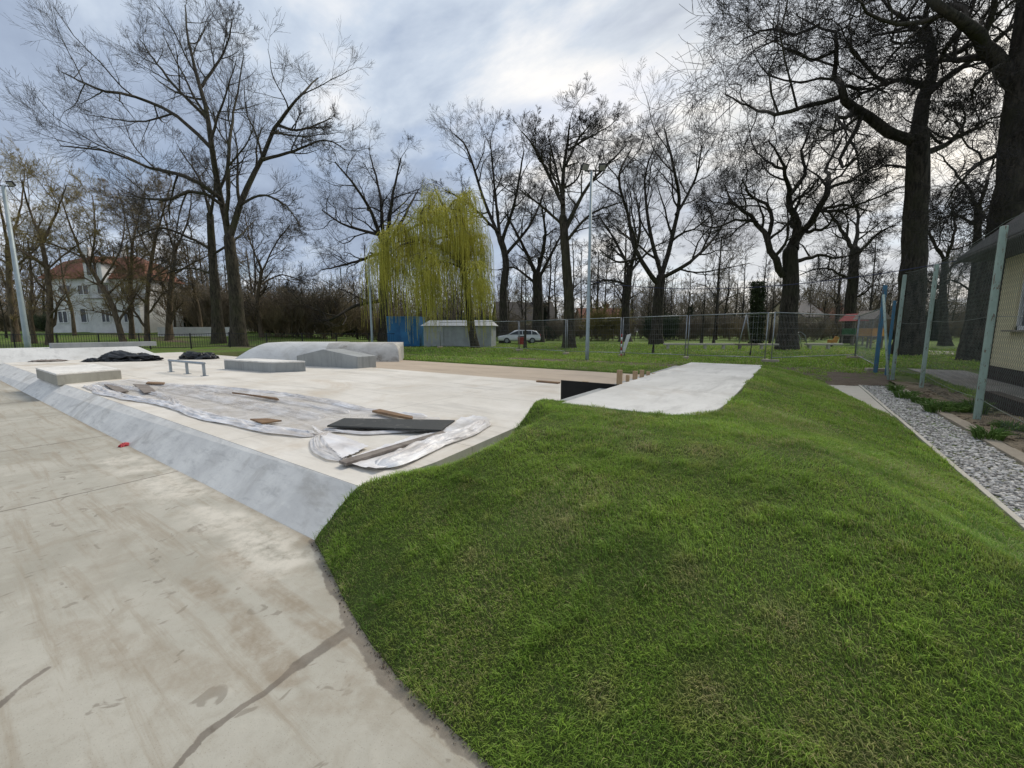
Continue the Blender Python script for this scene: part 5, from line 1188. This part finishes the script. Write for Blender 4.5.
hero('gigantic dark oak rising behind the yellow house on the right', 18,
     [[(985,362),(1000,290),(1011,220),(1021,140),(1030,70),(1042,-40),(1046,-170)],
      [(1020,90),(992,55),(962,24),(930,-2),(895,-25)], [(962,26),(948,45),(938,62),(925,72)], [(975,38),(985,15),(1005,-10)], [(1024,110),(1060,60),(1090,0)], [(1000,65),(985,75),(972,92),(975,112)], [(945,12),(920,30),(900,45)], [(1015,150),(985,160),(962,180),(945,205)], [(1013,190),(990,205),(975,235)], [(1044,-120),(1010,-190),(980,-260)], [(1046,-150),(1075,-220),(1120,-290)], [(1043,-60),(1090,-110),(1150,-140)]],
     [(48,38),(24,10),(7,2),(8,2),(20,5),(5,1.2),(6,1.5),(7,1.5),(5,1.2),(14,3),(14,3),(14,3)], LV_OAK, 22, M['bark_dark'], M['twig_dark'], jit=2.5, flare=.35, trunk_children=False, gn=.08, minr=.007)
hero('slender forked dark tree between the two biggest right-hand oaks', 30,
     [[(966,352),(972,300),(977,250),(978,205)], [(978,207),(966,186),(950,166),(935,150)], [(978,207),(986,185),(992,165),(1000,140)], [(976,225),(955,215),(940,220)], [(974,250),(995,240),(1010,220)], [(970,290),(950,280),(935,290)]],
     [(11,8),(5,1.3),(5,1.3),(4,1),(4,1),(3,1)], LV_OAK, 23, M['bark_dark'], M['twig_dark'], jit=3, trunk_children=False, gn=.08)
hero('dark bare tree in the gap just right of the tall dark oak', 38,
     [[(945,348),(943,300),(945,260)], [(945,262),(930,235),(922,205)], [(945,262),(955,230),(950,195)], [(944,275),(965,255),(985,262)], [(944,290),(925,280),(905,290)]],
     [(10,7),(5,1.2),(4.5,1.2),(4,1),(3,1)], LV_OAK, 24, M['bark_dark'], M['twig_dark'], jit=3, trunk_children=False, gn=.08)
# left group, olive and brown
left = [('leaning brown tree in front of the villa, curving to the left', 42, [[(123,338),(112,305),(98,280),(82,255)], [(82,256),(70,225),(62,200)], [(90,268),(95,230),(92,195)], [(100,285),(120,250),(125,215)], [(84,258),(55,245),(35,240)]], [(7,4),(3,1),(3,1),(3,1),(3,1)]),
        ('slim brown tree in front of the right half of the villa', 44, [[(147,338),(147,305),(150,270),(156,235)], [(156,237),(165,205),(172,180)], [(152,260),(138,230),(130,205)], [(150,280),(172,265),(190,262)]], [(6,3.5),(2.5,1),(2.5,1),(2.5,1)]),
        ('thin upright brown tree before the middle of the villa', 47, [[(131,338),(131,290),(132,245)], [(132,246),(125,215),(118,190)], [(132,246),(140,210),(146,185)], [(131,275),(112,258),(100,262)]], [(4.5,3),(2,1),(2,1),(2,1)]),
        ('olive budding tree left of the villa beside the floodlight pole', 40, [[(48,338),(50,300),(46,265),(40,235)], [(40,237),(28,205),(22,180)], [(42,245),(58,210),(66,185)], [(46,268),(20,250),(0,245)], [(47,270),(70,250),(90,238)]], [(8,5),(3.5,1),(3.5,1),(3,1),(3,1)]),
        ('olive brown tree at the far left edge behind the floodlight pole', 44, [[(16,338),(10,290),(8,245)], [(8,247),(0,205),(-8,150)], [(8,247),(20,210),(25,170)], [(10,270),(35,250),(50,225)], [(9,265),(-20,245),(-40,220)]], [(9,6),(4,1),(4,1),(3.5,1),(3.5,1)]),
        ('brown tree with a low fork at the right end of the villa', 46, [[(168,338),(170,300),(173,268),(175,250)], [(175,252),(165,220),(160,195)], [(175,252),(188,220),(192,190)], [(172,275),(195,262),(210,255)]], [(7,5),(3,1),(3,1),(3,1)]),
        ('pale thin bare tree right of the tallest left-hand tree', 50, [[(262,340),(258,300),(262,270)], [(262,272),(250,240),(245,215)], [(262,272),(275,245),(290,225)], [(260,285),(280,275),(300,280)]], [(5,3.5),(2,1),(2,1),(2,1)])]
for k, (lab, dep, lp, wd) in enumerate(left):
    hero(lab, dep, lp, wd, (LV_LIME if k < 3 else LV_LEFT) if k != 6 else LV_ASH, 40 + k, M['bark_brown'], M['twig_olive'] if k in (3, 4, 0) else M['twig_brown'] if k != 6 else M['twig_grey'], jit=4, trunk_children=True, flare=.3, minr=.008)

# weeping willow
def willow():
    r = np.random.default_rng(5); dep = 33
    limbs = [([(476,350),(471,325),(468,295),(462,262)], 8, 6), ([(462,264),(452,235),(446,212),(440,200)], 5, 2), ([(464,270),(445,250),(420,240),(398,242)], 4, 1.5), ([(464,268),(466,235),(460,210)], 4, 1.5), ([(454,240),(432,222),(412,228),(388,240)], 3.5, 1.2), ([(463,268),(472,250),(475,236)], 3, 1.2), ([(446,214),(455,200),(466,205)], 2, 1), ([(420,240),(400,246),(384,262)], 2, 1), ([(452,236),(435,240),(420,255)], 2.5, 1), ([(464,268),(440,262),(425,272)], 2.5, 1), ([(440,222),(428,205),(420,215)], 2, 1), ([(466,275),(474,268),(478,275)], 2, 1)]
    L = []
    for k, (p, a, b_) in enumerate(limbs): L.append((pxl(p, dep, 0 if k == 0 else 3.5, 300 + k), a * dep / F / 2, b_ * dep / F / 2))
    b0 = L[0][0][0]; base = np.array((b0[0], b0[1], b0[2] - .15))
    t, cp = make_tree('weeping_willow', 'weeping willow with yellow green hanging branches beside the blue container', None, base, L, [dict(m=6, ang=50, lr=.42, K=7, gnarl=.15, trop=.05, tmin=.3, sides=5), dict(m=5, ang=45, lr=.5, K=5, gnarl=.15, trop=.02, tmin=.2, sides=3)], 60, M['bark_ash'], M['twig_olive'], trunk_children=False, flare=.3)
    src = cp.reshape(-1, 3); nb = 230; bi = r.integers(0, len(src), nb); bp = src[bi] ; blen = r.uniform(1.2, 8.5, nb) * r.uniform(.45, 1, nb); bg_ = r.uniform(.4, 4.6, nb); bcol = r.uniform(0, 1, nb)
    bn = r.integers(6, 26, nb); ix = np.repeat(np.arange(nb), bn); n = len(ix); p = bp[ix] + r.normal(size=(n, 3)) * np.array([.22, .22, .12]); bl = blen[ix] * r.uniform(.7, 1.15, n)
    K = 9; Q = np.empty((n, K, 3)); Q[:, 0] = p; a = r.uniform(0, 6.28, n); out = np.stack([np.cos(a), np.sin(a), 0 * a], -1)
    d = unit(out * .5 + UP * r.uniform(-.2, .5, (n, 1))); zg = bg_[ix] - float(0); zg = zg + r.normal(size=n) * .25; ln = np.minimum(np.maximum(p[:, 2] - zg, .5), bl) * 1.03
    sway = r.normal(size=(n, 3)) * .04 + np.array([.03, .02, 0])
    for j in range(1, K):
        d = unit(d * (.45 if j > 1 else .8) - UP * (.15 + .25 * j) + sway + r.normal(size=d.shape) * .05); Q[:, j] = Q[:, j - 1] + d * (ln / (K - 1))[:, None]
    V, F1 = tubes(Q, np.full((n, K), .010) * np.linspace(1.1, .8, K), 3)
    # small leaves along each strand
    m_ = 13; tt = r.uniform(.08, 1, (n, m_)) * (K - 1.001); i = tt.astype(int); f = (tt - i)[..., None]; ar = np.arange(n)[:, None]
    c = (Q[ar, i] * (1 - f) + Q[ar, i + 1] * f).reshape(-1, 3); nn = len(c); a = r.uniform(0, 6.28, nn); s = np.stack([np.cos(a), np.sin(a), r.uniform(-.3, .3, nn)], -1)
    ll = r.uniform(.06, .13, nn)[:, None]; e = unit(s * .45 - UP * .9); w_ = unit(np.cross(s, UP)) * .018
    LVt = np.stack([c, c + e * ll * .5 + w_, c + e * ll, c + e * ll * .5 - w_], 1).reshape(-1, 3); F2 = np.arange(len(LVt)).reshape(-1, 4)
    V, Fs = merge([(V, F1), (LVt, F2)]); np_mesh('hanging_foliage', V, Fs, M['willow'], t)
willow()

# ------------------------------------------------------------------ background trees, shrubs and conifers (copies of a few)
def proto(name, h, r0, levels, seed, bark_, twig_, lean=.0, minr=.014):
    r = np.random.default_rng(seed); pts = [(0, 0, -.2), (lean * .3 + .1, .1, h * .3), (lean * .6 - .1, -.1, h * .6), (lean, 0, h * .95)]
    return make_tree(name, '', None, (0, 0, 0), [(pts, r0, r0 * .25)], levels, seed, bark_, twig_, minr=minr, flare=.3)[0]
LV_BG = [dict(m=11, ang=48, lr=.34, K=7, gnarl=.16, trop=.06, tmin=.28, sides=4), dict(m=6, ang=42, lr=.5, K=5, gnarl=.16, trop=.05, tmin=.15, sides=3), dict(m=6, ang=40, lr=.5, K=4, gnarl=.14, trop=.04, tmin=.1, sides=3), dict(m=3, ang=38, lr=.55, K=3, gnarl=.12, trop=.03, tmin=.2, sides=3)]
LV_POLE = [dict(m=16, ang=52, lr=.20, K=6, gnarl=.14, trop=.08, tmin=.25, sides=4), dict(m=5, ang=42, lr=.5, K=4, gnarl=.14, trop=.05, tmin=.15, sides=3), dict(m=5, ang=40, lr=.5, K=3, gnarl=.12, trop=.05, tmin=.1, sides=3)]
BG = [proto('bare_tree', 12, .22, LV_BG, 81, M['bark_dark'], M['twig_brown']), proto('bare_tree', 13, .16, LV_POLE, 82, M['bark_dark'], M['twig_grey'], .4), proto('bare_tree', 11, .20, LV_BG, 83, M['bark_brown'], M['twig_brown'], -.6), proto('bare_tree', 10, .14, LV_POLE, 84, M['bark_ash'], M['twig_brown'], .3)]
BGL = ['bare dark spreading tree in the distant row beyond the lawn', 'slim pole-like bare tree in the distant row beyond the lawn', 'brown spreading tree among the distant growth beyond the lawn', 'slim brownish sapling tree among the distant growth']
rr = random.Random(4); used = set()
def place(protos, labels, used, k, px, dep, sc, group, zoff=-.1):
    p = at(px, 335, dep); src = protos[k]
    o = src if k not in used else copy_tree(src); used.add(k)
    o.location = (p.x, p.y, p.z + zoff); o.rotation_euler.z = rr.uniform(0, 6.28); o.scale = (sc,) * 3; o['label'] = labels[k]; o['group'] = group[k]; return o
BGG = ['dark spreading trees in the distant row', 'slim pole-like trees in the distant row', 'brown spreading trees in the distant growth', 'slim brownish saplings in the distant growth']
spots = []
for px in range(-70, 1010, 9):
    dep = rr.uniform(58, 92); k = rr.choice([0, 1, 2, 3]) if px < 420 else rr.choice([0, 0, 1, 1, 3])
    sc = rr.uniform(.7, 1.4)
    if 270 < px < 330: sc *= .6
    if px < 220: sc *= 1.15
    if 40 < px < 165: dep = rr.uniform(70, 92)
    spots.append((px + rr.uniform(-8, 8), dep, k, sc))
for px in (-25, 5, 30, 72, 128, 178, 205): spots.append((px + rr.uniform(-6, 6), rr.uniform(41, 53), rr.choice([2, 2, 3]), rr.uniform(.75, 1.15)))
for px, dep, k, sc in spots: place(BG, BGL, used, k, px, dep, sc, BGG)
def bush(name, seed, n, h, w_, mat, leaf=False):
    r = np.random.default_rng(seed); a = r.uniform(0, 6.28, 26); st = np.stack([np.cos(a) * .25 * w_ * r.uniform(.2, 1, 26), np.sin(a) * .25 * w_ * r.uniform(.2, 1, 26), 0 * a - .1], -1)
    d = unit(np.stack([np.cos(a) * r.uniform(.2, .9, 26), np.sin(a) * r.uniform(.2, .9, 26), 1 + 0 * a], -1)); K = 6
    P = st[:, None] + d[:, None] * (np.linspace(0, 1, K)[None, :, None] * h * r.uniform(.6, 1.05, (26, 1, 1))); P[:, 1:] += r.normal(size=(26, K - 1, 3)) * .06 * h; R = np.linspace(.03, .012, K)[None] * np.ones((26, 1))
    c1, r1 = children(P, R, 9, 42, .5, 5, r, .2, .05, .15); r1 = np.maximum(r1, .012); c2, r2 = children(c1, r1, 6, 42, .55, 4, r, .2, .03, .1); r2 = np.maximum(r2, .010)
    c3, r3 = children(c2, r2, 3, 40, .6, 3, r, .2, .03, .1); r3 = np.maximum(r3, .010)
    ps = [tubes(P, R, 4), tubes(c1, r1, 3), tubes(c2, r2, 3), tubes(c3, r3, 3)]
    if leaf:
        c = c3.reshape(-1, 3); nn = len(c); s = unit(r.normal(size=(nn, 3))); u = unit(np.cross(s, r.normal(size=(nn, 3)))); z = r.uniform(.03, .08, nn)[:, None]
        LVt = np.stack([c - s * z, c + u * z * .6, c + s * z, c - u * z * .6], 1).reshape(-1, 3); ps.append((LVt, np.arange(len(LVt)).reshape(-1, 4)))
    V, Q = merge(ps); return np_mesh(name, V, Q, mat)
BU = [bush('shrub', 1, 0, 3.2, 4.0, M['brush']), bush('shrub', 2, 0, 2.4, 3.6, M['twig_brown']), bush('evergreen_shrub', 3, 0, 2.8, 3.2, M['spruce'], True)]
BUL = ['dense grey brown leafless shrub in the far hedge row', 'light brown leafless shrub in the far hedge row', 'dark green evergreen shrub in the far hedge row']
BUG = ['grey brown shrubs in the far hedge row', 'light brown shrubs in the far hedge row', 'evergreen shrubs in the far hedge row']
ub = set()
for px in np.arange(-40, 1000, 12.5):
    if 488 < px < 560: dep = rr.uniform(54, 66)
    elif px < 200: dep = rr.uniform(66, 80)
    else: dep = rr.uniform(52, 76)
    k = rr.choice([0, 0, 1, 2, 2]) if not 195 < px < 390 else rr.choice([0, 1, 1, 0, 0, 1, 2]); o = place(BU, BUL, ub, k if px < 700 or k != 2 else 1, px + rr.uniform(-5, 5), dep, rr.uniform(.7, 1.35) * (1.6 if 200 < px < 385 else .85), BUG, 0)
    tag(o, cat='shrub')
o = bush('budding_shrub', 9, 0, 3.8, 5.5, M['yellow_bush'], True); o.location = at(601, 335, 58); o.scale = (1.1, 1.1, 1.15); tag(o, 'round yellow budding bush beyond the lawn right of the floodlight pole', 'shrub')
def spruce(h, seed):
    r = np.random.default_rng(seed); n = 900; z = h * (1 - r.uniform(0, 1, n) ** .55 * .94); L = (h - z) * .34 + .2; a = r.uniform(0, 6.28, n)
    K = 5; s = np.linspace(0, 1, K); P = np.empty((n, K, 3)); L = L * r.uniform(.6, 1.1, n)
    P[..., 0] = np.cos(a)[:, None] * L[:, None] * s; P[..., 1] = np.sin(a)[:, None] * L[:, None] * s; P[..., 2] = z[:, None] - L[:, None] * .45 * s + .15 * L[:, None] * s ** 3
    V, Q = tubes(P, np.full((n, K), .02), 3); m_ = 16; t = r.uniform(.15, 1, (n, m_)); i = np.minimum((t * (K - 1)).astype(int), K - 2); f = (t * (K - 1) - i)[..., None]; ar = np.arange(n)[:, None]
    c = (P[ar, i] * (1 - f) + P[ar, i + 1] * f).reshape(-1, 3); nn = len(c); e = unit(r.normal(size=(nn, 3)) * np.array([1, 1, .35]) - UP * .35); u = unit(np.cross(e, UP)) * .05; l = r.uniform(.15, .40, nn)[:, None]
    LVt = np.stack([c - u, c + u, c + e * l], 1).reshape(-1, 3); T = np.arange(len(LVt)).reshape(-1, 3) + len(V)
    t_ = thing('spruce_tree', '', 'tree'); np_mesh('crown', np.concatenate([V, LVt]), [Q, T], M['spruce'], t_)
    P = np.array([[[0, 0, -.2], [0, 0, h * .5], [0, 0, h]]]); V, Q = tubes(P, np.array([[.18, .12, .02]]), 8); np_mesh('trunk', V, [Q], M['bark_dark'], t_); return t_
s0 = spruce(8, 1)
for k, (px, dep, sc, lab) in enumerate(((290, 62, .98, 'pointed dark spruce standing between the tallest tree and the willow'), (276, 64, .70, 'shorter dark spruce left of the pointed spruce'), (302, 66, .72, 'small dark spruce right of the pointed spruce'), (186, 66, 1.0, 'dark spruce behind the right end of the villa'), (757, 60, .78, 'dark spruce behind the ivy covered trunk'), (690, 70, .75, 'dim dark spruce beyond the lawn right of the wide bare tree'), (545, 68, .8, 'dark spruce behind the silver car'), (905, 62, .9, 'dark spruce behind the tall dark oak'), (930, 58, .8, 'dark spruce glimpsed right of the tall dark oak'))):
    o = s0 if k == 0 else copy_tree(s0); o.location = at(px, 335, dep); o.scale = (sc,) * 3; o.rotation_euler.z = k; o['label'] = lab
# ivy-clad trunk
p = at(757, 340, 44); t = thing('ivy_trunk', 'lopped trunk wrapped in green ivy left of the gnarled oak', 'tree', p)
V, Q = tubes(np.array([[[0, 0, -.1], [.1, 0, 2], [-.2, 0, 4.2], [-.3, 0, 6.2]]]), np.array([[.4, .32, .3, .2]]), 10); np_mesh('trunk', V, [Q], M['bark_dark'], t)
n = 5200; z = rng.uniform(0, 6.5, n); a = rng.uniform(0, 6.28, n); rad = .35 + .45 * rng.uniform(0, 1, n) * (.5 + .8 * fbm(z * 1.2, a * 1.5, 3, 2)); c = np.stack([rad * np.cos(a) - .05 * z, rad * np.sin(a), z], -1)
s = unit(rng.normal(size=(n, 3))); u = unit(np.cross(s, rng.normal(size=(n, 3)))); LVt = np.stack([c - s * .09, c + u * .07, c + s * .09, c - u * .07], 1).reshape(-1, 3); np_mesh('ivy', LVt, [np.arange(len(LVt)).reshape(-1, 4)], M['ivy'], t)
# young trees
for k, (px, dep, h, lab) in enumerate(((653, 25.5, 3.6, 'young thin sapling on the lawn in front of the wide bare tree'), (750, 23, 1.2, 'short dark stump of a sapling standing on the lawn behind the site fence'), (525, 33, 7.5, 'slender bare sapling beside the red bin'), (701, 40, 8.5, 'slender straight bare tree right of the wide bare tree'), (713, 46, 9, 'second slender straight tree left of the ivy trunk'), (769, 40, 7.5, 'slim dark tree close to the left of the gnarled oak'))):
    p = at(px, 350, dep); lv = [dict(m=8 if h > 2 else 1, ang=40, lr=.3, K=6, gnarl=.12, trop=.08, tmin=.3, sides=4), dict(m=4, ang=38, lr=.5, K=4, gnarl=.12, trop=.05, tmin=.2, sides=3), dict(m=4, ang=38, lr=.5, K=3, gnarl=.12, trop=.05, tmin=.2, sides=3)]
    make_tree('sapling', lab, None, p, [([p - Vector((0, 0, .1)), p + Vector((.05, 0, h * .5)), p + Vector((-.05, .05, h))], .03 + .008 * h, .012)], lv if h > 2 else lv[:1], 200 + k, M['bark_dark'], M['twig_dark'], minr=.006)
# far wood: one mass beyond everything that can be told apart
r = np.random.default_rng(77); n = 3600; px = r.uniform(-140, 1160, n); dep = r.uniform(95, 130, n); P = np.empty((n, 5, 3)); hh = r.uniform(4, 13, n) * (.55 + .9 * fbm(px / 60, px * 0, 5, 3))
for i in range(n):
    q = D(float(px[i]), 332, float(dep[i])); P[i, :, 0] = q.x; P[i, :, 1] = q.y
P[..., 2] = np.linspace(0, 1, 5)[None] * hh[:, None]; P[:, 1:, :2] += r.normal(size=(n, 4, 2)) * .35
R = np.linspace(.10, .03, 5)[None] * np.ones((n, 1)); c1, r1 = children(P, R, 9, 45, .35, 4, r, .2, .08, .1); c2, r2 = children(c1, np.maximum(r1, .035), 4, 42, .5, 3, r, .2, .05, .1)
V, Q = merge([tubes(P, R, 3), tubes(c1, np.maximum(r1, .035), 3), tubes(c2, np.maximum(r2, .028), 3)])
o = np_mesh('distant_woods', V, Q, M['brush']); tag(o, 'brown distant wood of leafless trees along the horizon', 'woods', kind='stuff')
